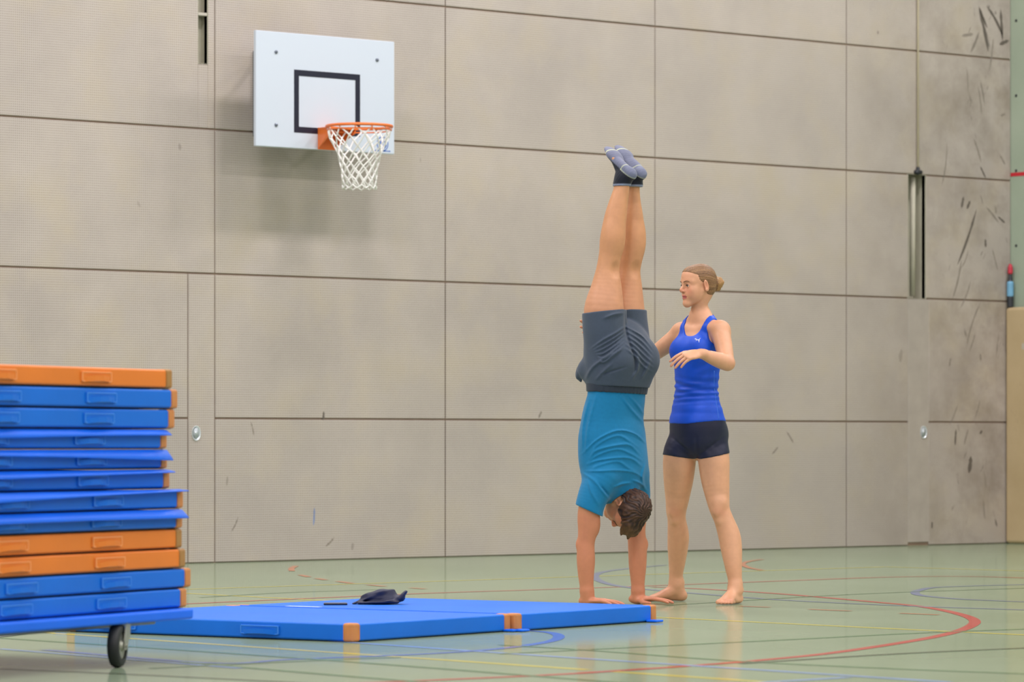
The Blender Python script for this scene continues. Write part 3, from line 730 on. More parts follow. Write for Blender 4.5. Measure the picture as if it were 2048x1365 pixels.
class Figure:                                       # local frame: x to the camera's right, y away from it, z up
    def __init__(s, px, py): s.Z = CAM_H*F_PX/(py-HORIZON); s.X = (px-1024)/F_PX*s.Z
    def __call__(s, px, py, d=0.0):
        Z = s.Z+d; return V3((px-1024)/F_PX*Z-s.X, d, CAM_H+(HORIZON-py)/F_PX*Z)
    def px(s, w): return w/F_PX*s.Z
    def root(s): o = empty('person', (*c2w(s.X, s.Z), 0), -TH); return o
    def limb(s, rows, ratio=1.0):                   # rows of (left px, right px, y px, depth[, ratio])
        out = []
        for r in rows:
            c = s((r[0]+r[1])/2, r[2], r[3]); w = s.px((r[1]-r[0])/2); q = r[4] if len(r) > 4 else ratio
            out.append((*c, w, w*q))
        return out
    def slab(s, rows, lat, ratio):                  # torso rows: lat is turned away from the picture plane
        out = []
        for r in rows:
            q = r[4] if len(r) > 4 else ratio
            c = s((r[0]+r[1])/2, r[2], r[3]); w = s.px((r[1]-r[0])/2)/math.sqrt(lat[0]**2+(q*lat[1])**2)
            out.append((*c, w, w*q))
        return out
def rot_about(v, axis, a):
    axis = unit(axis); return v*math.cos(a)+np.cross(axis, v)*math.sin(a)+axis*float(axis@v)*(1-math.cos(a))
def hand(F, w, d, n, t, curls, spread, thumb, sc=1.0, k=0.006):
    """w wrist, d finger direction, n back-of-hand normal, t towards the thumb; curls[i] = three bends"""
    w = V3(w); d = unit(d); n = unit(V3(n)-d*float(V3(n)@d)); tt = np.cross(n, d); t = tt if float(tt@V3(t)) > 0 else -tt
    L = lambda a, b, c: w+(d*a+t*b+n*c)*sc
    F.chain([(*L(-.02, 0, 0), .026*sc, .020*sc), (*L(.015, .002, 0), .031*sc, .019*sc), (*L(.05, .001, .001), .040*sc, .0155*sc), (*L(.083, .0, .002), .0405*sc, .0125*sc)], lat=t, k=.012)
    F.ell(L(.032, .026, -.006), V3(.032, .017, .014)*sc, [d, t, n], k=.012)
    tips = []
    for i, (b, a0, ln) in enumerate(((.030, .088, (.043, .026, .020)), (.0095, .092, (.047, .030, .021)), (-.0115, .087, (.043, .028, .021)), (-.031, .078, (.034, .021, .019)))):
        p = L(a0, b, .002); dr = rot_about(d, n, spread[i]*(1 if float(np.cross(n, d)@t) > 0 else -1)); ax = np.cross(n, dr); ax = ax if float(rot_about(dr, ax, .1)@n) < 0 else -ax
        pts = [(*(p-dr*.018*sc), .0088*sc)]; R = (.0094, .0082, .0076, .0062)
        pts.append((*p, R[0]*sc)); cur = dr
        for j in range(3):
            cur = rot_about(cur, ax, curls[i][j]); p = p+cur*ln[j]*sc; pts.append((*p, R[j+1]*sc*(.92 if i == 3 else 1)))
        F.chain(pts, lat=t, k=k*.6, sub=2); tips.append((p, cur))
    p = L(.022, .026, -.004); pts = [(*p, .0125*sc)]
    for v, l, r in zip(thumb, (.042, .033, .025), (.0108, .0098, .0078)):
        vv = unit(d*v[0]+t*v[1]+n*v[2]); p = p+vv*l*sc; pts.append((*p, r*sc))
    F.chain(pts, lat=n, k=.008, sub=2); tips.append((p, vv))
    return tips
def foot(F, ankle, d, side, toes=True, sc=1.0, up=(0, 0, 1), k=.02, drop=None):
    """ankle joint, d towards the toes, side = direction of the big toe"""
    up = unit(up); d = unit(V3(d)-up*float(V3(d)@up)); l = np.cross(up, d); l = l if float(l@V3(side)) > 0 else -l
    h0 = .078*sc if drop is None else drop
    base = V3(ankle)-up*h0
    L = lambda a, b, c: base+(d*a+l*b+up*c)*sc
    F.chain([(*L(-.008, 0, .095), .034*sc, .036*sc), (*L(-.004, 0, .068), .035*sc, .041*sc)], lat=l, k=.02)
    F.ell(L(-.030, 0, .030), V3(.033, .030, .030)*sc, [d, l, up], k=.02)
    F.chain([(*L(.0, 0, .060), .033*sc, .030*sc), (*L(.045, .004, .043), .034*sc, .030*sc), (*L(.09, .004, .028), .039*sc, .022*sc), (*L(.125, .002, .019), .044*sc, .017*sc)], lat=l, k=.02)
    F.ell(L(.02, -.012, .018), V3(.07, .022, .017)*sc, [d, l, up], k=.02)
    F.ell(L(-.004, .030, .082), V3(.012, .010, .012)*sc, [d, l, up], k=.015); F.ell(L(-.014, -.030, .070), V3(.011, .009, .011)*sc, [d, l, up], k=.015)
    if toes:
        for b, a, ln, r in ((.027, .138, .038, .0125), (.007, .142, .032, .0088), (-.009, .136, .028, .0083), (-.023, .127, .025, .0080), (-.035, .115, .022, .0080)):
            F.chain([(*L(a-.02, b*.92, r*1.25/sc if sc else r), r*1.05*sc), (*L(a+ln*.45, b, r*1.35), r*.95*sc), (*L(a+ln, b*.98, r*.98), r*.95*sc)], lat=l, k=.005, sub=2)
    else:
        F.chain([(*L(.12, .002, .019), .043*sc, .017*sc), (*L(.155, .006, .016), .041*sc, .015*sc), (*L(.172, .009, .015), .032*sc, .012*sc)], lat=l, k=.02)
    return base, d, l, up
def head(F, c, f, l, u, sc=1.0, female=True):
    """c midpoint between the ears; f, l, u = facing, own left, crown"""
    f, l, u = unit(f), unit(l), unit(u); A = [l, f, u]
    L = lambda a, b, h: V3(c)+(l*a+f*b+u*h)*sc
    R = lambda *r: V3(*r)*sc
    F.ell(L(0, -.012, .040), R(.0735, .093, .079), A, k=.02)
    F.ell(L(0, .038, .000), R(.060, .052, .082), A, k=.03)
    F.ell(L(0, .050, .056), R(.056, .036, .042), A, k=.03)
    for s in (1, -1):
        if female: F.chain([(*L(s*.049, .002, -.030), .016*sc), (*L(s*.043, .014, -.055), .015*sc), (*L(s*.024, .056, -.086), .014*sc), (*L(0, .074, -.095), .014*sc)], lat=u, k=.025)
        else: F.chain([(*L(s*.057, .004, -.035), .018*sc), (*L(s*.052, .016, -.066), .017*sc), (*L(s*.026, .058, -.092), .016*sc), (*L(0, .074, -.097), .017*sc)], lat=u, k=.025)
        F.ell(L(s*.043, .054, -.022), R(.020, .022, .022), A, k=.025)
        F.chain([(*L(s*.052, .060, .024), .007*sc), (*L(s*.030, .077 if female else .080, .030), .0075*sc), (*L(s*.010, .083, .024), .007*sc)], k=.02)
    F.ell(L(0, .080, -.094), R(.016, .015, .014) if female else R(.019, .017, .016), A, k=.02)
    F.ell(L(0, .072, -.050), R(.030, .024, .026), A, k=.025)
    for s in (1, -1): F.ell(L(s*.036, .050, -.048), R(.022, .022, .024), A, k=.03)
    for s in (1, -1):
        F.ell(L(s*.032, .099, .005), R(.019, .015, .0125), A, k=.014, mode='s')
        F.ell(L(s*.032, .0745, .004), R(.0156, .0156, .0148), A, k=.006)
        F.ell(L(s*.0325, .093, .0035), R(.0150, .014, .0064), A, k=.002, mode='s')
    F.chain([(*L(0, .083, .026), .0075*sc), (*L(0, .094, .004), .0075*sc), (*L(0, .108, -.016), .0092*sc), (*L(0, .1075, -.024), .0092*sc)], k=.012)
    for s in (1, -1):
        F.ell(L(s*.0115, .095, -.025), R(.0078, .0105, .0075), A, k=.008)
        F.ell(L(s*.006, .101, -.0325), R(.0035, .006, .003), A, k=.003, mode='s')
    F.chain([(*L(-.023, .081, -.0575), .0035*sc), (*L(-.008, .0935, -.0525), .0055*sc), (*L(0, .0945, -.0535), .005*sc), (*L(.008, .0935, -.0525), .0055*sc), (*L(.023, .081, -.0575), .0035*sc)], k=.005)
    F.chain([(*L(-.020, .081, -.060), .0035*sc), (*L(-.007, .0925, -.0655), .0065*sc), (*L(.007, .0925, -.0655), .0065*sc), (*L(.020, .081, -.060), .0035*sc)], k=.005)
    F.chain([(*L(-.024, .086, -.0592), .0012*sc, .004*sc), (*L(0, .101, -.0592), .0014*sc, .005*sc), (*L(.024, .086, -.0592), .0012*sc, .004*sc)], lat=u, k=.003, mode='s')
    for s in (1, -1):
        e = L(s*.0745, -.012, -.001); ax = [unit(l*s+f*-.35), unit(f+l*s*.35+u*-.2), unit(u+f*-.2)]
        F.ell(e, R(.007, .0165, .030), ax, k=.006); F.ell(e+l*s*.0075*sc+f*.003*sc+u*.003*sc, R(.006, .0095, .019), ax, k=.004, mode='s')
        F.ell(e+l*s*.003*sc+u*-.024*sc+f*.004*sc, R(.005, .007, .008), ax, k=.004)
    return L, A
def local(P, c, f, l, u, sc=1.0):
    D = (P-V3(c))/sc; return D@unit(l), D@unit(f), D@unit(u)
def ss(a, b, x): t = np.clip((x-a)/(b-a), 0, 1); return t*t*(3-2*t)
def eyes(parent, L, A, sc, iris):
    for s in (1, -1):
        c = L(s*.032, .0745, .004); V = []; Q = []; n, m = 14, 20; col = []
        for i in range(n+1):
            for j in range(m):
                a = PI*i/n; b = 2*PI*j/m; dv = A[1]*math.cos(a)+(A[0]*math.cos(b)+A[2]*math.sin(b))*math.sin(a)
                V.append(c+dv*.0142*sc); col.append(lin('#0c0a0a') if a < .24 else (iris if a < .56 else lin('#cfc6bd')))
        for i in range(n):
            for j in range(m): k = (j+1) % m; Q.append((i*m+j, (i+1)*m+j, (i+1)*m+k, i*m+k))
        o = obj('eye', np_mesh('eye', np.array(V), np.array(Q), np.array(col)), EYEM, parent)
def brows(parent, L, mat, sc, loc):                 # eyebrows and lash lines laid on the skin
    A_, B_, H_ = loc
    def skin(a, h, r=.004):
        m = (np.abs(A_-a) < r) & (np.abs(H_-h) < r); return float(B_[m].max()) if m.any() else .085
    for s in (1, -1):
        for nm, pts, r0, r1, off in (('eyebrow', [(s*.012, .0250), (s*.020, .0270), (s*.031, .0295), (s*.042, .0295), (s*.051, .0255)], .0012, .0021, .0000),
                                     ('eyelash', [(s*.0185, .0045), (s*.0245, .0088), (s*.0325, .0102), (s*.0400, .0090), (s*.0470, .0050)], .0007, .0015, .0004)):
            P = []
            for a, h in smooth_path(pts, 4): P.append(L(a, skin(a, h)+off, h))
            n = len(P)-1; r = [(r0+(r1-r0)*math.sin(PI*min(1, .15+.85*i/n))) * sc for i in range(n+1)]
            obj(nm, mesh_from(nm, *tube_geo(P, r, 8), smooth=True), mat if nm == 'eyebrow' else LASH, parent)
LASH = plain('lash_dark', '#2a1c16', 0.7)
EYEM = tint_mat('eye', 0.1, var=0.0)

# ------------------------------------------------------------------ standing woman, hands ready to spot
W = Figure(1390, 1206)
wl = unit((.77, -.64, 0)); wf = unit((-.64, -.77, 0)); UP = V3(0, 0, 1)
def wtorso(F, grow=0.0, k=.03):
    F.chain(W.slab([(1342, 1448, 872, .0, .74), (1340, 1449, 850, .0, .74), (1347, 1439, 815, .0, .70), (1352, 1434, 778, .0, .68), (1351, 1437, 745, .0, .68),
                    (1350, 1438, 710, .0, .66), (1352, 1437, 685, .01, .62), (1360, 1434, 664, .02, .52), (1370, 1428, 650, .03, .48)], wl, .7), lat=wl, k=k, grow=grow)
def chest(F, grow=0.0):
    for s in (1, -1):
        c = W(1394, 702, 0)+wl*s*.064+wf*.063
        F.ell(c, V3(.056, .036, .054)+grow, [wl, wf, UP], k=.05)
    for s in (1, -1): F.ell(W(1396, 872, .02)-wf*.05+wl*s*.062, V3(.078, .07, .085)+grow, [wl, wf, UP], k=.05)
WSH = {1: W(1441, 664, -.105), -1: W(1362, 668, .12)}
WEL = {1: W(1455, 727, -.27), -1: W(1303, 713, .17)}
WWR = {1: W(1402, 708, -.36), -1: W(1209, 664, .235)}
def warm(F, s, grow=0.0):
    sh, el, wr = WSH[s], WEL[s], WWR[s]; m = lambda a, b, t: a+(b-a)*t
    F.ell(sh+V3(0, 0, -.008), V3(.050, .050, .056)+grow, k=.03)
    F.chain([(*(sh+V3(0, 0, .004)), .047), (*m(sh, el, .3), .047), (*m(sh, el, .62), .043), (*m(sh, el, .88), .038), (*el, .037)], k=.02, grow=grow)
    F.chain([(*el, .037), (*m(el, wr, .22), .041), (*m(el, wr, .55), .0355), (*m(el, wr, .85), .0265), (*wr, .0245)], k=.015, grow=grow)
WLEG = {-1: [(1340, 1390, 878, .03), (1332, 1392, 895, .03), (1326, 1392, 920, .04), (1327, 1387, 959, .06), (1331, 1378, 1000, .08), (1332, 1373, 1021, .09), (1335, 1372, 1040, .10), (1335, 1378, 1070, .13), (1335, 1376.5, 1095, .15), (1337, 1371, 1125, .17), (1338, 1366, 1150, .185), (1337, 1367, 1166, .19)],
        1: [(1396, 1449, 878, -.02), (1394, 1455, 895, -.02), (1396, 1459, 920, -.04), (1402, 1459, 959, -.05), (1413, 1459, 1000, -.06), (1420, 1460, 1021, -.07), (1428, 1467, 1040, -.07), (1436, 1480, 1070, -.07), (1441, 1484, 1096, -.08), (1449, 1484, 1131, -.10), (1456, 1484, 1160, -.11), (1457, 1484, 1175, -.12)]}
def wleg(F, s, grow=0.0, top=0): F.chain(W.limb(WLEG[s][top:]), k=.014, grow=grow)
BW = Field(); wtorso(BW, -.004); chest(BW, -.004)
for s in (1, -1): wleg(BW, s); warm(BW, s)
for s, q in ((-1, (1351, 1024, .09)), (1, (1440, 1024, -.07))):          # knee caps
    p = W(*q); BW.ell(p+V3(-.014 if s < 0 else -.017, -.040, .0), (.022, .018, .026), k=.02); BW.ell(p+V3(-.004, -.036, .045), (.030, .020, .028), k=.03); BW.ell(p+V3(-.006, -.030, -.045), (.014, .016, .02), k=.02)
# neck, collar bones, shoulders' slope
WH_C = W(1396.5, 572.5, -.008); hf = unit((-.90, -.43, -.05)); hl = unit(np.cross(UP, hf)); hu = np.cross(hf, hl)*-1
hu = hu if hu[2] > 0 else -hu
NB = W(1402, 648, .02)
BW.chain([(*(WH_C-hf*.034-UP*.035), .044, .048), (*W(1400, 605, .0), .0385, .043), (*W(1400, 622, .008), .0395, .044), (*W(1400.5, 632, .01), .043, .047)], lat=hl, k=.03)
def wshoulder(F, grow=0.0):
    F.chain([(*W(1400, 630, .01), .041, .045), (*W(1401, 640, .015), .048, .050), (*NB, .058, .056)], lat=hl, k=.03, grow=grow)
    for s in (1, -1):
        F.chain([(*W(1401, 634, .02), .034), (*(WSH[s]*.55+NB*.45+V3(0, 0, .014)), .031), (*(WSH[s]+V3(0, 0, .018)), .030)], k=.04, grow=grow)
        F.chain([(*(NB+wf*.055+wl*s*.012-UP*.032), .008), (*(NB+wf*.050+wl*s*.07-UP*.022), .008), (*(WSH[s]+wf*.03+UP*.02), .009)], k=.03, grow=grow)
wshoulder(BW)
WL_, WA_ = head(BW, WH_C, hf, hl, hu, .93, True)
# left hand: palm down in front of her, fingers loosely spread
tl = hand(BW, WWR[1], W(1374, 712, -.40)-WWR[1], (-.12, -.62, .78), (-.4, .2, .8), ((.35, .25, .15), (.45, .25, .15), (.5, .28, .15), (.5, .3, .2)), (.02, -.04, -.05, -.02), ((.75, .5, -.4), (.9, .25, -.35), (.95, .1, -.3)), .97)
# right hand: reaching behind the man, finger tips coming round his thigh
tr_ = hand(BW, WWR[-1], W(1185, 656, .20)-WWR[-1], (-.25, .93, .0), (.1, -.1, 1), ((.15, .25, .3), (.15, .28, .35), (.15, .28, .35), (.15, .28, .35)), (.16, .03, -.10, -.2), ((.6, .7, -.3), (.75, .5, -.4), (.8, .4, -.4)), .95)
foot(BW, W(1352, 1166, .19), (-1, -.10, 0), (0, -1, 0), True, .96, drop=W(1352, 1166, .19)[2]-.001)
foot(BW, W(1470, 1175, -.12), (-.42, -.9, 0), (-1, .3, 0), True, .98, drop=W(1470, 1175, -.12)[2]-.001)
BW.fn(lambda x, y, z: .001-z+0*x+0*y, k=.004, mode='i', lo=(-9, -9, -.1), hi=(9, 9, .03))
bx = lambda pts, m: (np.min(pts, 0)-m, np.max(pts, 0)+m)
hb = bx([WH_C], .0); hb = (hb[0]-V3(.14, .14, .115), hb[1]+V3(.14, .14, .14))
h1 = bx([WWR[1]]+[p for p, _ in tl], .03); h2 = bx([WWR[-1]]+[p for p, _ in tr_], .03)
ft = (V3(-.30, -.40, -.02), V3(.32, .36, .08))
V, Q = mesh_field(BW, .0055, [(*hb, .0022), (*h1, .0025), (*h2, .0027), (*ft, .003)])
SK = np.array(lin('#d59e7b')); SKP = np.array(lin('#cd8068')); 
def skin_tint(V, base, pink, c, f, l, u, sc, extra=()):
    C = np.tile(base, (len(V), 1)); a, b, h = local(V, c, f, l, u, sc)
    near = (np.abs(a) < .1) & (np.abs(b) < .14) & (np.abs(h) < .16)
    lips = ss(.026, .018, np.abs(a))*ss(.0715, .066, -h)*ss(.046, .0495, -h)*ss(.076, .083, b)*near
    C = C*(1-lips[:, None])+np.array(lin('#b4605a'))*lips[:, None]
    ch = np.exp(-((np.abs(a)-.042)/.02)**2-((h+.025)/.022)**2)*(b > .03)*near*.5 + np.exp(-((a)/.02)**2-((h+.022)/.016)**2)*(b > .085)*near*.5
    ear = np.exp(-((np.abs(a)-.078)/.008)**2-((h)/.03)**2-((b+.01)/.02)**2)*near*.6
    for q, r, w_ in extra:
        d = np.linalg.norm(V-V3(q), axis=1); ch = ch+np.exp(-(d/r)**2)*w_
    m = np.clip(ch+ear, 0, .9)[:, None]; C = C*(1-m)+pink*m
    return C
ex = [(W(1350, 1024, .05), .03, .45), (W(1440, 1024, -.11), .03, .45), (W(1320, 1198, .19), .06, .6), (W(1459, 1205, -.3), .06, .6), (WEL[1], .03, .45)]+[(p, .016, .5) for p, _ in tl+tr_]
root = W.root(); tag(root, 'standing person in blue tank top and black shorts spotting the handstand', 'person')
body = obj('body', np_mesh('body', V, Q, skin_tint(V, SK, SKP, WH_C, hf, hl, hu, .93, ex)), SKIN, root)
eyes(body, WL_, WA_, .93, lin('#3c2c20')); brows(body, WL_, plain('brow_brown', '#74523a', 0.7), .93, local(V, WH_C, hf, hl, hu, .93))

# hair drawn back into a bun
HW = Field(); L = WL_
HW.ell(L(0, -.014, .041), V3(.0765, .0965, .0835)*.93, WA_, k=.01)
HW.ell(L(0, -.048, -.012), V3(.060, .052, .056)*.93, WA_, k=.03)
HW.ell(L(0, .050, .057), V3(.060, .040, .0465)*.93, WA_, k=.03)
def hair_cut(x, y, z):
    X, Y, Z = x-WH_C[0], y-WH_C[1], z-WH_C[2]
    b = (X*hf[0]+Y*hf[1]+Z*hf[2])/.93; h = (X*hu[0]+Y*hu[1]+Z*hu[2])/.93; a = (X*hl[0]+Y*hl[1]+Z*hl[2])/.93
    line = .031+.05*h+2.3*np.maximum(h-.060, 0)
    low = -.058-h
    earc = .034-np.sqrt(((b-.014)*.85)**2+((h+.018)*.95)**2+np.maximum(.045-np.abs(a), 0)**2)
    return np.maximum(np.maximum((b-line)*.8, low), earc)
HW.fn(hair_cut, k=.006, mode='i')
bun = L(0, -.126, .010)
for j, (r, off, rt) in enumerate(((.024, .010, .0115), (.021, -.006, .0120), (.010, -.016, .0110))):
    P = []
    for i in range(13):
        t = 2*PI*i/12; rr = r*(1+.12*math.cos(3*t+j*2.1))
        P.append((*(bun+(WA_[0]*math.cos(t+j)*rr+WA_[2]*math.sin(t+j)*rr*1.15)+WA_[1]*(off+.006*math.cos(t+1.7*j))), rt*(1+.12*math.sin(4*t+j))))
    HW.chain(P, k=.002, sub=3)
HW.ell(bun, (.016, .014, .016), k=.004); HW.cap(L(0, -.09, .012), bun, .022, .018, k=.015)
def strands(x, y, z):
    a, b, h = local(np.stack([x, y, z], 1), WH_C, hf, hl, hu, .93)
    ang = np.arctan2(np.abs(a), h-.010); fade = ss(-.112, -.09, b)
    return .0005*np.sin(46*ang+6*b/.1+2*np.sin(9*ang))*fade + .0004*np.sin(97*ang)*fade + (1-fade)*.0009*np.sin(900*(a*.6+h*.5+b*.4))
HW.post.append(strands)
V, Q = mesh_field(HW, .0022)
a, b, h = local(V, WH_C, hf, hl, hu, .93); ang = np.arctan2(np.abs(a), h-.010)
mixv = .5+.2*np.sin(31*ang+2+3*np.sin(7*ang))+.15*np.sin(73*ang)+.25*np.sin(11*ang+1)
mixv = np.clip(mixv, 0, 1)[:, None]; C = np.array(lin('#6f4f36'))*(1-mixv)+np.array(lin('#94704c'))*mixv
bunm = ss(-.10, -.115, b)[:, None]; C = C*(1-bunm)+np.array(lin('#a47c4e'))*bunm
tag(obj('hair', np_mesh('hair', V, Q, C), HAIRM, root), 'light brown hair tied in a bun')

# tank top
TW_ = Field(); wtorso(TW_, .0035); chest(TW_, .003)
wshoulder(TW_, .0045)
for s in (1, -1): TW_.ell(WSH[s]+V3(0, 0, -.008), V3(.050, .050, .056)+.004, k=.03)
def tank_cut(x, y, z):
    X, Y, Z = x-NB[0], y-NB[1], z-NB[2]
    a = X*wl[0]+Y*wl[1]; b = X*wf[0]+Y*wf[1]
    dip = np.where(b > -.01, -.066, -.02)                # scooped neckline, lower in front
    neck = np.where(Z > .05, .078-np.abs(a), ((Z-dip)/.11-np.abs(a/.074)**3.2)*.045)
    hole = -1.0
    for s in (1, -1):
        sa = s*a
        q = .102-np.sqrt((sa-.192)**2+((Z+.030)/1.04)**2)
        hole = np.maximum(hole, q)
    hem = (W(1390, 851, 0)[2]+.018*(a-.02)/.14*np.where(a > .02, 1, -.15)+.006)-z
    return np.maximum(np.maximum(neck, hole), np.maximum(hem, (Z-.085)))
TW_.fn(tank_cut, k=.004, mode='i')
def tank_wr(x, y, z):
    a = (x-NB[0])*wl[0]+(y-NB[1])*wl[1]; b = (x-NB[0])*wf[0]+(y-NB[1])*wf[1]; zz = z-W(1390, 775, 0)[2]
    m = np.exp(-(zz/.045)**2)
    r = .0036*np.sin(zz*150+3.2*np.sin(a*9+.5)+a*6)*m+.0022*np.sin(zz*235-a*16+1.0)*np.exp(-((zz+.035)/.05)**2)
    r += .0022*np.sin((zz-a*.5)*110)*np.exp(-((zz-.09)/.035)**2)*ss(-.02, .12, a)
    r += .0018*np.sin(zz*95+a*5+2)*np.exp(-((zz+.12)/.05)**2)
    return r*(.6+.4*ss(-.1, .05, b))
TW_.post.append(tank_wr)
V, Q = mesh_field(TW_, .0042)
TB = np.array(lin('#0d4cc8')); C = np.tile(TB, (len(V), 1))
tank = tag(obj('tank_top', np_mesh('tank_top', V, Q, C), SATIN, root), 'royal blue sleeveless sports top')
def surf_y(F, x, z, y0=-.6, y1=.1):                  # first hit of a sight line parallel to y
    ys = np.linspace(y0, y1, 500); d = F.eval(np.array([x]), ys, np.array([z]))[0, :, 0]
    i = int(np.argmax(d < 0)); return ys[i]-.0012 if (d < 0).any() else None
# leaping cat emblem on the chest
cat = [(-6.2, 3.2), (-5.2, 4.2), (-3.6, 3.8), (-1.8, 2.2), (.8, 1.6), (2.8, 2.6), (4.4, 4.6), (6.0, 4.9), (5.8, 4.0), (4.6, 3.3), (3.9, 1.4), (3.6, -1.0), (2.6, -3.2), (2.9, -5.0), (1.7, -5.2),
       (1.2, -3.0), (1.1, -1.2), (-.4, -.4), (-2.0, -.2), (-3.4, -1.6), (-4.4, -1.6), (-3.2, .6), (-4.2, 1.6), (-5.6, 1.6)]
lc = W(1395.5, 681, -.1); V = []
for a, b in cat:
    xx, zz = lc[0]+W.px(a*.98), lc[2]+W.px(b*.9); V.append((xx, surf_y(TW_, xx, zz), zz))
me = mesh_from('emblem', V, [tuple(range(len(V)))]); 
e_ = tag(obj('emblem', me, plain('emblem_silver', '#a9b2d6', 0.4), tank), 'small silver leaping cat emblem')
so = e_.modifiers.new('t', 'SOLIDIFY'); so.thickness = .0016; so.offset = 0
# side seam
P = []
for py in range(742, 850, 6):
    q = W(1428.5+(0 if py < 775 else (py-775)*.135), py, -.1); yy = surf_y(TW_, q[0], q[2])
    if yy is not None: P.append((q[0], yy+.0008, q[2]))
obj('side_seam', mesh_from('side_seam', *tube_geo(P, .0016, 6), smooth=True), plain('seam_blue', '#3f7be0', 0.5), tank)
for k_, (cen, sgn) in enumerate(()): pass

# tight shorts
SW = Field(); wtorso(SW, .0005); chest(SW, .001)
for s in (1, -1): wleg(SW, s, .0045)
zt = W(1390, 838, 0)[2]
def short_cut(x, y, z):
    z0 = W(1393, 917.5, 0)[2]; xr = x-W(1393, 900, 0)[0]
    hem = z0+.026*np.clip(np.abs(xr)/.17, 0, 1)**1.3*np.where(xr > 0, 1.25, .9)-.004
    return np.maximum(hem-z, z-zt)+0*y
SW.fn(short_cut, k=.003, mode='i')
SW.post.append(lambda x, y, z: .0005*np.sin((z*1.0+x*.9)*120)*np.exp(-((z-W(1390, 900, 0)[2])/.03)**2)+.0004*np.sin((z-x*.7)*140+1)*np.exp(-((z-W(1390, 885, 0)[2])/.03)**2))
def crotch(x, y, z):                                 # crease running up between the legs
    q0, q1 = W(1393, 922, 0), W(1389, 868, 0); t = np.clip((z-q0[2])/(q1[2]-q0[2]), 0, 1); xc = q0[0]+(q1[0]-q0[0])*t
    r = .0036*np.exp(-((x-xc)/.009)**2)*(1-t)**.5
    for s_, (xa, xb) in ((1, (1396, 1446)), (-1, (1386, 1340))):        # folds of the groin
        a, b = W(xa, 912, 0), W(xb, 872, 0); dx, dz = b[0]-a[0], b[2]-a[2]; u = np.clip(((x-a[0])*dx+(z-a[2])*dz)/(dx*dx+dz*dz), 0, 1)
        r = r+.0035*np.exp(-(((x-a[0]-u*dx)**2+(z-a[2]-u*dz)**2)/.006**2))*np.sin(PI*u)
    return r
SW.post.append(crotch)
V, Q = mesh_field(SW, .0042)
tag(obj('shorts', np_mesh('shorts', V, Q, np.tile(np.array(lin('#1d1f38')), (len(V), 1))), SATIN, root), 'black tight sports shorts')

# ------------------------------------------------------------------ man in a handstand, back towards the camera
M = Figure(1225, 1211)
ml = unit((.82, .57, 0)); mb = unit((.57, -.82, 0))           # his left; direction his back faces
def mtorso(F, grow=0.0, k=.03):
    F.chain(M.slab([(1178, 1290, 772, .0, .66), (1176, 1288, 800, .0, .64), (1166, 1285, 838, .0, .64), (1160, 1286, 885, .0, .64), (1161, 1288, 920, .0, .62), (1172, 1289, 942, .0, .54), (1192, 1283, 955, .0, .44)], ml, .64), lat=ml, k=k, grow=grow)
def mpelvis(F, grow=0.0, k=.03):
    F.chain(M.slab([(1180, 1288, 775, .0, .68), (1176, 1298, 745, .0, .72), (1176, 1302, 715, .0, .72), (1182, 1296, 690, .0, .70)], ml, .7), lat=ml, k=k, grow=grow)
    for s in (1, -1): F.ell(M(1243, 720, 0)+ml*s*.075+mb*.085, V3(.085, .075, .10)+grow, [ml, mb, UP], k=.04)
MLEG = {-1: [(1176, 1250, 720, -.05), (1172, 1249, 660, -.06), (1168, 1248, 622, -.07), (1181, 1244, 580, -.07), (1192, 1239, 541, -.07), (1198, 1243, 508, -.07), (1200, 1249, 478, -.07), (1208, 1253, 438, -.065), (1217.5, 1256, 407, -.06), (1226.5, 1258.5, 381, -.055), (1229, 1259, 362, -.05)],
        1: [(1222, 1298, 720, .10), (1214, 1292, 660, .10), (1210, 1289.5, 622, .10), (1222, 1285, 580, .09), (1234, 1281, 541, .08), (1240, 1287, 508, .07), (1243, 1289.5, 478, .07), (1246, 1287, 438, .065), (1252, 1282, 407, .06), (1256, 1279.5, 381, .055), (1256, 1280, 362, .05)]}
BM = Field(); mtorso(BM, -.006); mpelvis(BM, -.01)
for s in (1, -1): BM.chain(M.limb(MLEG[s]), k=.02)
# calf muscle halves and hollow of the knee
for s, q in ((-1, (1224, 478, -.07)), (1, (1267, 478, .07))):
    p = M(*q)
    for e in (1, -1): BM.ell(p+mb*.026+ml*e*.02, (.026, .028, .075), k=.03)
    p = M(q[0]-6 if s < 0 else q[0]-9, 541, q[2]); BM.ell(p+mb*.072, (.022, .022, .03), k=.03, mode='s')
# feet pointing up and away
MF = {}
for s, an, de in ((-1, (1246, 358), -.05), (1, (1265, 357), .055)):
    a = M(an[0], an[1], de); d = unit((-.54 if s < 0 else -.45, .62, .57)); up_ = unit(V3(-.45, .40, -.70)-d*float(V3(-.45, .40, -.70)@d)); MF[s] = (a, d, up_)
def mfoot(F, s, sc=1.0, drop=.0795): a, d, up_ = MF[s]; return foot(F, a, d, -ml*s, False, sc, up=up_, drop=drop)
for s in (1, -1): mfoot(BM, s, .85, .072)
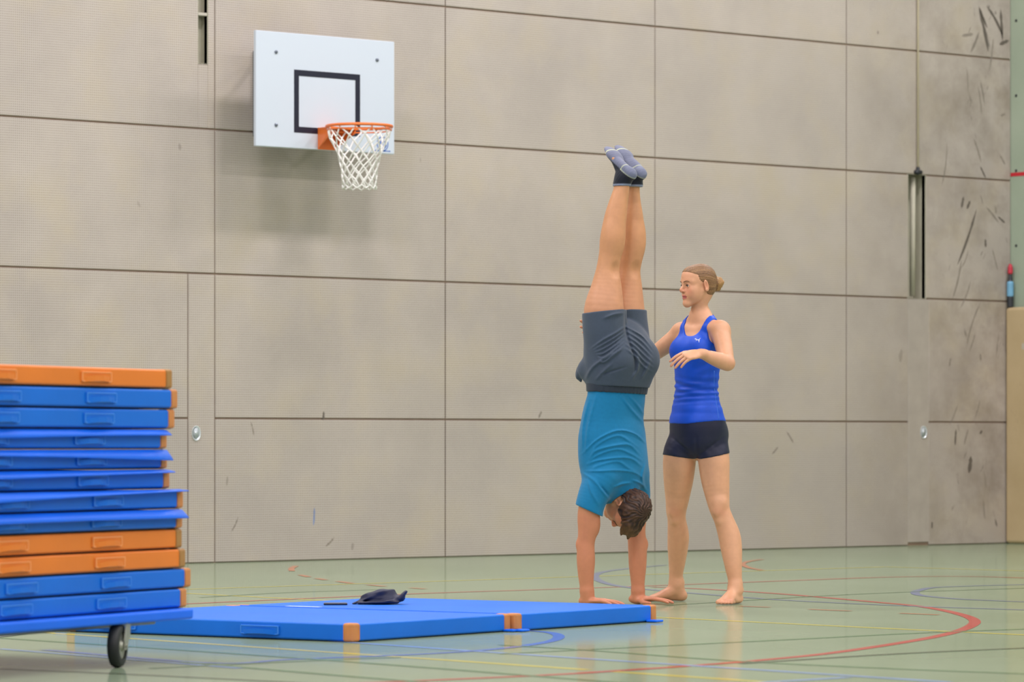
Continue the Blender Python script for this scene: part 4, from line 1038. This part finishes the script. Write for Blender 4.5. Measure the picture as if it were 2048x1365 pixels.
# arms and hands
MARM = {-1: [(1178, 1224, 965, -.09), (1167, 1212, 990, -.11), (1158, 1203, 1012, -.12), (1155, 1198, 1035, -.12), (1156, 1195, 1060, -.12), (1155.5, 1190, 1082, -.12), (1154, 1189, 1096, -.12), (1153.5, 1190, 1122, -.12), (1156, 1188, 1150, -.12), (1160, 1187, 1175, -.12), (1162, 1188, 1192, -.12)],
        1: [(1250, 1297, 965, .11), (1251, 1297, 1000, .12), (1252, 1294, 1030, .12), (1253, 1291, 1060, .12), (1255, 1292, 1077, .12), (1256, 1294, 1096, .12), (1257.5, 1293, 1131, .12), (1261, 1290, 1160, .12), (1264, 1288, 1188, .12), (1264, 1288, 1194, .12)]}
for s in (1, -1):
    BM.chain(M.limb(MARM[s]), k=.025)
    e = M(1158, 1089, -.12) if s < 0 else M(1290, 1089, .12); BM.ell(e, (.014, .016, .022), k=.02)
    BM.ell(M(1190, 1050, -.12) if s < 0 else M(1262, 1050, .12), (.022, .03, .045), k=.03)
mt = []
for s, wp in ((-1, (1176, 1201, -.12)), (1, (1276, 1200, .12))):
    w0 = M(*wp); w0[2] = .026; d = unit((.93, -.37, 0) if s < 0 else (.94, -.30, 0))
    cu = ((-.03, .02, .03),)*4
    mt += hand(BM, w0+d*-.005, d, UP, -ml*s if s > 0 else ml, ((.10, .12, .10), (.10, .12, .10), (.10, .12, .10), (.10, .12, .10)), (.20, .03, -.14, -.32), ((.55, .8, -.2), (.75, .6, -.1), (.85, .5, -.02)), 1.03)
    BM.chain([(*M((MARM[s][-2][0]+MARM[s][-2][1])/2, 1184, wp[2]), .032), (*w0, .024)], k=.02, sub=1)
BM.fn(lambda x, y, z: .0012-z+0*x+0*y, k=.003, mode='i', lo=(-9, -9, -.1), hi=(9, 9, .03))
# head thrown back to look at the floor
ext = math.radians(66); dn = V3(0, 0, -1)
mu = unit(math.cos(ext)*dn+math.sin(ext)*mb); mf = unit(math.cos(ext)*-mb+math.sin(ext)*dn)
yaw = math.radians(-22); mf = rot_about(mf, mu, yaw); mhl = np.cross(mu, mf)
MH = M(1254, 1018, -.03)
ML_, MA_ = head(BM, MH, mf, mhl, mu, 1.0, False)
BM.chain([(*M(1243, 958, .0), .062), (*M(1244, 982, -.005), .060), (*(MH-mf*.025-mu*.03), .058)], k=.03)
hb = (MH-V3(.15, .15, .15), MH+V3(.15, .15, .13)); hnd = (V3(-.2, -.42, -.01), V3(.36, .30, .075))
V, Q = mesh_field(BM, .0055, [(*hb, .0026), (*hnd, .0027)])
MS = np.array(lin('#c88f66')); MP = np.array(lin('#bd7559'))
C = skin_tint(V, MS, MP, MH, mf, mhl, mu, 1.0, [(p, .02, .5) for p, _ in mt])
armred = ss(.56, .44, V[:, 2])[:, None]*.75; C = C*(1-armred)+MP*armred
thigh = (ss(1.30, 1.45, V[:, 2])*ss(1.74, 1.58, V[:, 2]))[:, None]*.35; C = C*(1-thigh)+np.array(lin('#cf957a'))*thigh
root = M.root(); tag(root, 'person in teal t-shirt and grey shorts doing a handstand', 'person')
body = obj('body', np_mesh('body', V, Q, C), SKIN, root)
eyes(body, ML_, MA_, 1.0, lin('#4a3a2c')); brows(body, ML_, plain('brow_dark', '#4a3626', 0.7), 1.0, local(V, MH, mf, mhl, mu))
# socks
for s in (-1, 1):
    FS = Field(); base, d, l, up_ = mfoot(FS, s, 1.06)
    a = MF[s][0]; pa = M(*[(1243, 372), (1269, 371)][s > 0], [-.055, .052][s > 0])
    FS.chain([(*a, .043, .045), (*pa, .0435, .0435)], k=.02, sub=1)
    cutp = M(*[(1244, 374), (1270, 373)][s > 0], 0)
    FS.fn(lambda x, y, z, q=cutp: q[2]-z+0*x+0*y, k=.002, mode='i')
    FS.post.append(lambda x, y, z, b=base, u_=up_, d_=d: .0003*np.sin(((x-b[0])*d_[0]+(y-b[1])*d_[1]+(z-b[2])*d_[2])*420))
    V, Q = mesh_field(FS, .0028)
    D = V-base; q = D@up_; al = D@d
    grey = np.array(lin('#71748a')); dk = np.array(lin('#171a26')); pale = np.array(lin('#c9cda8'))
    m = ss(.040, .030, q)[:, None]
    top = ss(cutp[2]+.012, cutp[2]+.008, V[:, 2])[:, None]
    C = dk*(1-m)+grey*m; C = C*(1-top)+np.array(lin('#7c8498'))*top
    sm = (np.exp(-((al-.150)/.004)**2)*(q < .05)+np.exp(-((q-.035)/.0028)**2)*(al < .02)*.8+np.exp(-((al-.012-.15*(q-.02))/.0028)**2)*(q < .035)*.8)[:, None]
    sm = np.clip(sm, 0, 1); C = C*(1-sm)+pale*sm
    hm = (ss(.012, .0, al)*ss(.040, .034, q))[:, None]*.5; C = C*(1-hm)+np.array(lin('#6c7288'))*hm
    tag(obj('sock', np_mesh('sock', V, Q, C), FABRIC, root), 'grey sock with black ankle')
# hair: short brown, wavy, with a whorl on the crown
HM = Field(); L = ML_
HM.ell(L(0, -.014, .046), (.086, .106, .092), MA_, k=.01); HM.ell(L(0, -.055, -.012), (.070, .056, .060), MA_, k=.03)
HM.ell(L(0, .058, .098), (.060, .036, .032), MA_, k=.03); HM.ell(L(.01, .088, .096), (.045, .026, .022), MA_, k=.02)
for i in range(14):
    r_ = random.Random(i); a0 = r_.uniform(-.06, .06); HM.cap(L(a0, .075, .095), L(a0+r_.uniform(-.015, .015), .118+r_.uniform(-.01, .012), .088+r_.uniform(-.02, .01)), .011, .004, k=.008)
def mcut(x, y, z):
    X, Y, Z = x-MH[0], y-MH[1], z-MH[2]
    b = X*mf[0]+Y*mf[1]+Z*mf[2]; h = X*mu[0]+Y*mu[1]+Z*mu[2]; a = X*mhl[0]+Y*mhl[1]+Z*mhl[2]
    line = .018+.35*h+np.maximum(h-.07, 0)*4.0
    earc = .034-np.sqrt((b+.008)**2+(h+.003)**2*.8+np.maximum(.058-np.abs(a), 0)**2)
    return np.maximum(np.maximum((b-line)*.8, -.062-h), earc)
HM.fn(mcut, k=.006, mode='i')
def mwave(x, y, z):
    a, b, h = local(np.stack([x, y, z], 1), MH, mf, mhl, mu)
    r = np.sqrt(a*a+(b+.045)**2); ang = np.arctan2(a, b+.045)
    n1 = np.sin(60*a+40*h)+np.sin(75*b-30*a+1.3)+np.sin(85*h+50*b+2.2)
    return .0020*np.sin(11*ang+70*r+1.9*n1)*ss(.0, .04, r)+.0013*np.sin(29*ang-60*r+1.6*n1)+.0009*np.sin(160*r+17*ang)
HM.post.append(mwave)
V, Q = mesh_field(HM, .0026)
a, b, h = local(V, MH, mf, mhl, mu); r = np.sqrt(a*a+(b+.045)**2); ang = np.arctan2(a, b+.045)
n1 = np.sin(60*a+40*h)+np.sin(75*b-30*a+1.3)+np.sin(85*h+50*b+2.2)
m = np.clip(.5+.45*np.sin(11*ang+70*r+1.9*n1+2.2)+.2*np.sin(29*ang-60*r), 0, 1)[:, None]
tipm = ss(.03, .11, b)[:, None]*.6
C = np.array(lin('#22130f'))*(1-m)+np.array(lin('#4f3424'))*m; C = C*(1-tipm)+np.array(lin('#6a4a2c'))*tipm
tag(obj('hair', np_mesh('hair', V, Q, C), HAIRM, root), 'short wavy brown hair')
# t-shirt
TS = Field(); mtorso(TS, .007)
TS.chain(M.slab([(1160, 1291, 880, .0), (1163, 1297, 930, .0), (1172, 1297, 950, .01, .54), (1192, 1292, 962, .02, .44)], ml, .64), lat=ml, k=.03)
SLV = {-1: [(1170, 1240, 955, -.09), (1159, 1220, 985, -.11), (1152, 1208, 1012, -.12), (1150.5, 1205, 1030, -.12), (1149, 1205, 1045, -.12)],
       1: [(1240, 1298, 955, .09), (1245, 1300, 985, .12), (1248, 1299, 1010, .12), (1248, 1299, 1030, .12)]}
for s in (1, -1): TS.chain(M.limb(SLV[s]), k=.03, grow=.002)
TS.chain([(*M(1243, 962, .0), .075), (*M(1248, 980, -.01), .068)], k=.03, sub=1)
NC = M(1255, 990, -.02); nd = unit(MH-M(1243, 958, 0))
def tee_cut(x, y, z):
    hemL = V3(M(1178, 1022, -.12)); ax_ = unit((-.36, 0, -.80)); e = (x-hemL[0])*ax_[0]+(z-hemL[2])*ax_[2]+0*y
    hz = M(0, 1008, 0)[2]
    left = x < M(1215, 0, 0)[0]
    low = np.where(left, e, hz-z)
    q = .055-np.sqrt((x-MH[0])**2+(y-MH[1])**2+(z-MH[2])**2)*.62
    return np.maximum(np.maximum(low, q), z-M(0, 776, 0)[2])
TS.fn(tee_cut, k=.004, mode='i')
def fold(x, z, pts, w_, amp):
    """soft ridge along a polyline given in photo pixels"""
    full = x, z; P = [M(p[0], p[1], 0) for p in smooth_path(pts, 4)]
    sel = (x > min(p[0] for p in P)-2.5*w_) & (x < max(p[0] for p in P)+2.5*w_) & (z > min(p[2] for p in P)-2.5*w_) & (z < max(p[2] for p in P)+2.5*w_)
    out = np.zeros(x.shape); x, z = x[sel], z[sel]
    best = np.full(x.shape, 9.0); T = np.zeros(x.shape)
    for i in range(len(P)-1):
        a, b = P[i], P[i+1]; dx, dz = b[0]-a[0], b[2]-a[2]; L2 = dx*dx+dz*dz
        t = np.clip(((x-a[0])*dx+(z-a[2])*dz)/L2, 0, 1); d = np.sqrt((x-a[0]-t*dx)**2+(z-a[2]-t*dz)**2)
        m = d < best; best = np.where(m, d, best); T = np.where(m, (i+t)/(len(P)-1), T)
    out[sel] = -amp*np.exp(-(best/w_)**2)*np.sin(PI*np.clip(T, 0.02, .98))**.6
    return out
def tee_wr(x, y, z):
    r = np.zeros(x.shape)
    for i in range(7):
        o = i*13
        j = [0, 3, -3, 2, -2, 4, -1][i]; r += fold(x, z, [(1164+abs(j)*5, 908+o*.45+j), (1193, 880+o*.8), (1233, 862+o-j), (1268-abs(j)*3, 868+o+j), (1290-abs(j)*4, 886+o*.9)], .005+.0006*abs(j), [.010, .0065, .010, .007, .009, .006, .008][i])
    for p in ([(1178, 795), (1165, 850), (1164, 900)], [(1192, 790), (1176, 850), (1170, 905)], [(1240, 792), (1262, 820), (1286, 845)], [(1255, 790), (1275, 812), (1288, 830)],
              [(1162, 945), (1185, 960), (1206, 985), (1218, 1000)], [(1175, 960), (1182, 985), (1196, 1010)], [(1262, 960), (1282, 968), (1296, 985)], [(1225, 975), (1245, 968), (1262, 966)], [(1290, 930), (1284, 955), (1290, 975)]):
        r += fold(x, z, p, .007, .008)
    r += fold(x, z, [(1196, 968), (1208, 982), (1216, 992)], .006, -.010)
    return r
TS.post.append(tee_wr)
V, Q = mesh_field(TS, .0042)
tag(obj('t_shirt', np_mesh('t_shirt', V, Q, np.tile(np.array(lin('#09719f')), (len(V), 1))), FABRIC, root), 'teal blue short sleeved t-shirt')
# loose shorts bunched over the hips
SM = Field(); mpelvis(SM, .004)
SML = {-1: [(1178, 1254, 735, -.05), (1170, 1254, 700, -.06), (1166, 1254, 665, -.07), (1164.5, 1254, 640, -.07), (1164, 1253, 605, -.07)],
       1: [(1222, 1306, 735, .10), (1222, 1302, 700, .10), (1218, 1298, 665, .10), (1214, 1295, 640, .10), (1206, 1293, 605, .10)]}
for s in (1, -1): SM.chain(M.limb(SML[s]), k=.012)
SM.chain(M.slab([(1172, 1300, 758, .0), (1166, 1308, 738, .0), (1168, 1309, 715, .0)], ml, .78), lat=ml, k=.03)
SM.ell(M(1172, 740, -.02), (.045, .05, .05), k=.03)
def sh_cut(x, y, z):
    top = M(0, 622, 0)[2]+.02*np.clip((M(1245, 0, 0)[0]-x)/.2, -.2, 1)*-1+.004
    return np.maximum(z-top, M(0, 774, 0)[2]-z-.04*(x-.05))+0*y
SM.fn(sh_cut, k=.003, mode='i')
def sh_wr(x, y, z):
    r = np.zeros(x.shape)
    for i in range(6):
        o = i*9
        r += fold(x, z, [(1180+i*3, 700+o*.4), (1205, 682+o), (1230, 668+o*.9), (1249, 655+o*.8)], .0052, .0105)
        r += fold(x, z, [(1250, 655+o), (1268, 664+o*1.1), (1286, 676+o*1.3), (1304, 700+o)], .0052, .010)
    for p in ([(1170, 760), (1185, 735), (1215, 715), (1245, 700)], [(1190, 762), (1205, 745), (1222, 730)], [(1205, 640), (1225, 632), (1246, 628)], [(1262, 760), (1275, 735), (1272, 700)], [(1280, 760), (1292, 740), (1300, 715)]):
        r += fold(x, z, p, .007, .011)
    r += fold(x, z, [(1249, 620), (1250, 660), (1258, 690), (1268, 720), (1270, 755)], .007, -.012)
    r += fold(x, z, [(1200, 752), (1222, 744), (1250, 736)], .004, -.008)
    return r
SM.post.append(sh_wr)
V, Q = mesh_field(SM, .0042)
SC = np.array(lin('#414b5a')); shm = tag(obj('shorts', np_mesh('shorts', V, Q, np.tile(SC, (len(V), 1))), FABRIC, root), 'slate grey sports shorts')
WB = Field(); mpelvis(WB, .007); mtorso(WB, .012)
za, zb_ = M(0, 787, 0)[2], M(0, 769, 0)[2]
WB.fn(lambda x, y, z: np.maximum(za-z-.05*(x-.05), z-zb_+.05*(x-.05))+0*y, k=.004, mode='i')
WB.post.append(lambda x, y, z: .0008*np.sin(260*(x*ml[0]+y*ml[1])))
V, Q = mesh_field(WB, .0042)
tag(obj('waistband', np_mesh('waistband', V, Q, np.tile(np.array(lin('#2b333f')), (len(V), 1))), FABRIC, shm), 'dark elastic waistband')
PK = Field()                                           # turned out pocket flap at the front of the hip
PK.chain([(*M(1168, 728, -.02), .012, .030), (*M(1158, 740, .0), .012, .034), (*M(1155, 752, .01), .010, .028), (*M(1160, 760, .01), .008, .02)], lat=(1, 0, 0), k=.01)
PK.ell(M(1166, 748, -.02), (.022, .03, .026), k=.02); PK.ell(M(1157, 735, -.02), (.006, .02, .014), k=.006, mode='s')
V, Q = mesh_field(PK, .003); tag(obj('pocket', np_mesh('pocket', V, Q, np.tile(SC*.9, (len(V), 1))), FABRIC, shm), 'loose pocket flap')

# ------------------------------------------------------------------ crumpled cloth, corner mat, bottle
KX, KY = ground(760, 1209, TM)
K = Field(); NAVY = plain('navy_cloth', '#171a38', 0.6, 0.1, 30, 0.2, 500)
K.ell((0, 0, .028), (.085, .07, .032), k=.02); K.ell((.02, .0, .045), (.058, .05, .026), k=.02)
K.chain([(-.115, -.01, .006, .03, .006), (-.05, -.02, .03, .045, .012), (.0, -.01, .05, .05, .015)], lat=(0, 1, 0), k=.015)
K.chain([(.11, -.01, .045, .03, .010), (.095, -.02, .025, .035, .014), (.06, 0, .03, .04, .02)], lat=(0, 1, 0), k=.012)
K.chain([(-.09, -.05, .008, .02, .007), (.0, -.07, .012, .02, .009), (.08, -.055, .012, .02, .009)], lat=(0, 1, 0), k=.01)
K.fn(lambda x, y, z: .0005-z+0*x+0*y, k=.002, mode='i')
def kw(x, y, z):
    return (.009*np.abs(np.sin((z*1.5-x*.62)*34+1.2*np.sin(x*17+1)+y*14))-.005+.0012*np.sin(x*90+z*70))*ss(.0, .02, z)
K.post.append(kw)
V, Q = mesh_field(K, .0035)
co = obj('cloth_cap', np_mesh('cloth_cap', V, Q), NAVY, None, (KX, KY, TM+.0005), -TH)
tag(co, 'crumpled dark navy cloth lying on the blue floor mat', 'cloth')

# tall beige mat standing in the corner against the right hand wall
BEI = NT('beige_vinyl', 0.5); _c = BEI.coord()
b_ = BEI.mix(BEI.ramp(BEI.noise(_c, 2.5, 4.0), 0.3, 0.7), lin('#b09b76'), lin('#bba682'))
b_ = BEI.mix(BEI.math('MULTIPLY', BEI.ramp(BEI.noise(_c, 5.0, 5.0, 0.7), 0.58, 0.72), 0.4), b_, lin('#8d7c60')); BEI.color(b_)
cx0, cz1 = wallpt(2010, 616); cz1 = 1.95
cm = empty('crash_mat', ((7.045+ROOM[1]-.012)/2, 0, 0))
tag(cm, 'tall beige padded mat standing upright in the wall corner', 'mat')
hwid = (ROOM[1]-.012-7.045)/2
bm = bmesh.new(); bm_box(bm, (-hwid, -2.05, 0.0), (hwid, -.003, cz1), .03, 4); me = bm_mesh('body', bm, True); obj('body', me, BEI.m, cm).modifiers.new('wn', 'WEIGHTED_NORMAL')
bm = bmesh.new(); bm_box(bm, (-hwid-.001, -.30, 1.60), (-hwid+.002, -.19, 1.65), 0); obj('emblem_print', bm_mesh('emblem_print', bm), plain('print_pale', '#b3ab9b', 0.5), cm)
# slim bottle on top of it
bt = empty('bottle', (7.075, -.035, cz1)); tag(bt, 'slim blue bottle with red top and dark base on the beige mat', 'bottle')
DK = plain('bottle_dark', '#2a2d33', 0.4); BB = plain('bottle_blue', '#6fa3c4', 0.3); RD = plain('bottle_red', '#b8283c', 0.4)
for nm, prof, mt_ in (('base', [(.020, 0), (.026, .006), (.026, .085), (.024, .09)], DK), ('body', [(.025, .09), (.028, .1), (.028, .2), (.022, .215)], BB),
                      ('neck', [(.022, .215), (.018, .225), (.014, .27), (.016, .275)], DK), ('cap', [(.016, .275), (.022, .285), (.020, .33), (.012, .355), (.004, .36)], RD)):
    obj(nm, mesh_from(nm, *lathe_geo(prof, 18), smooth=False), mt_, bt)
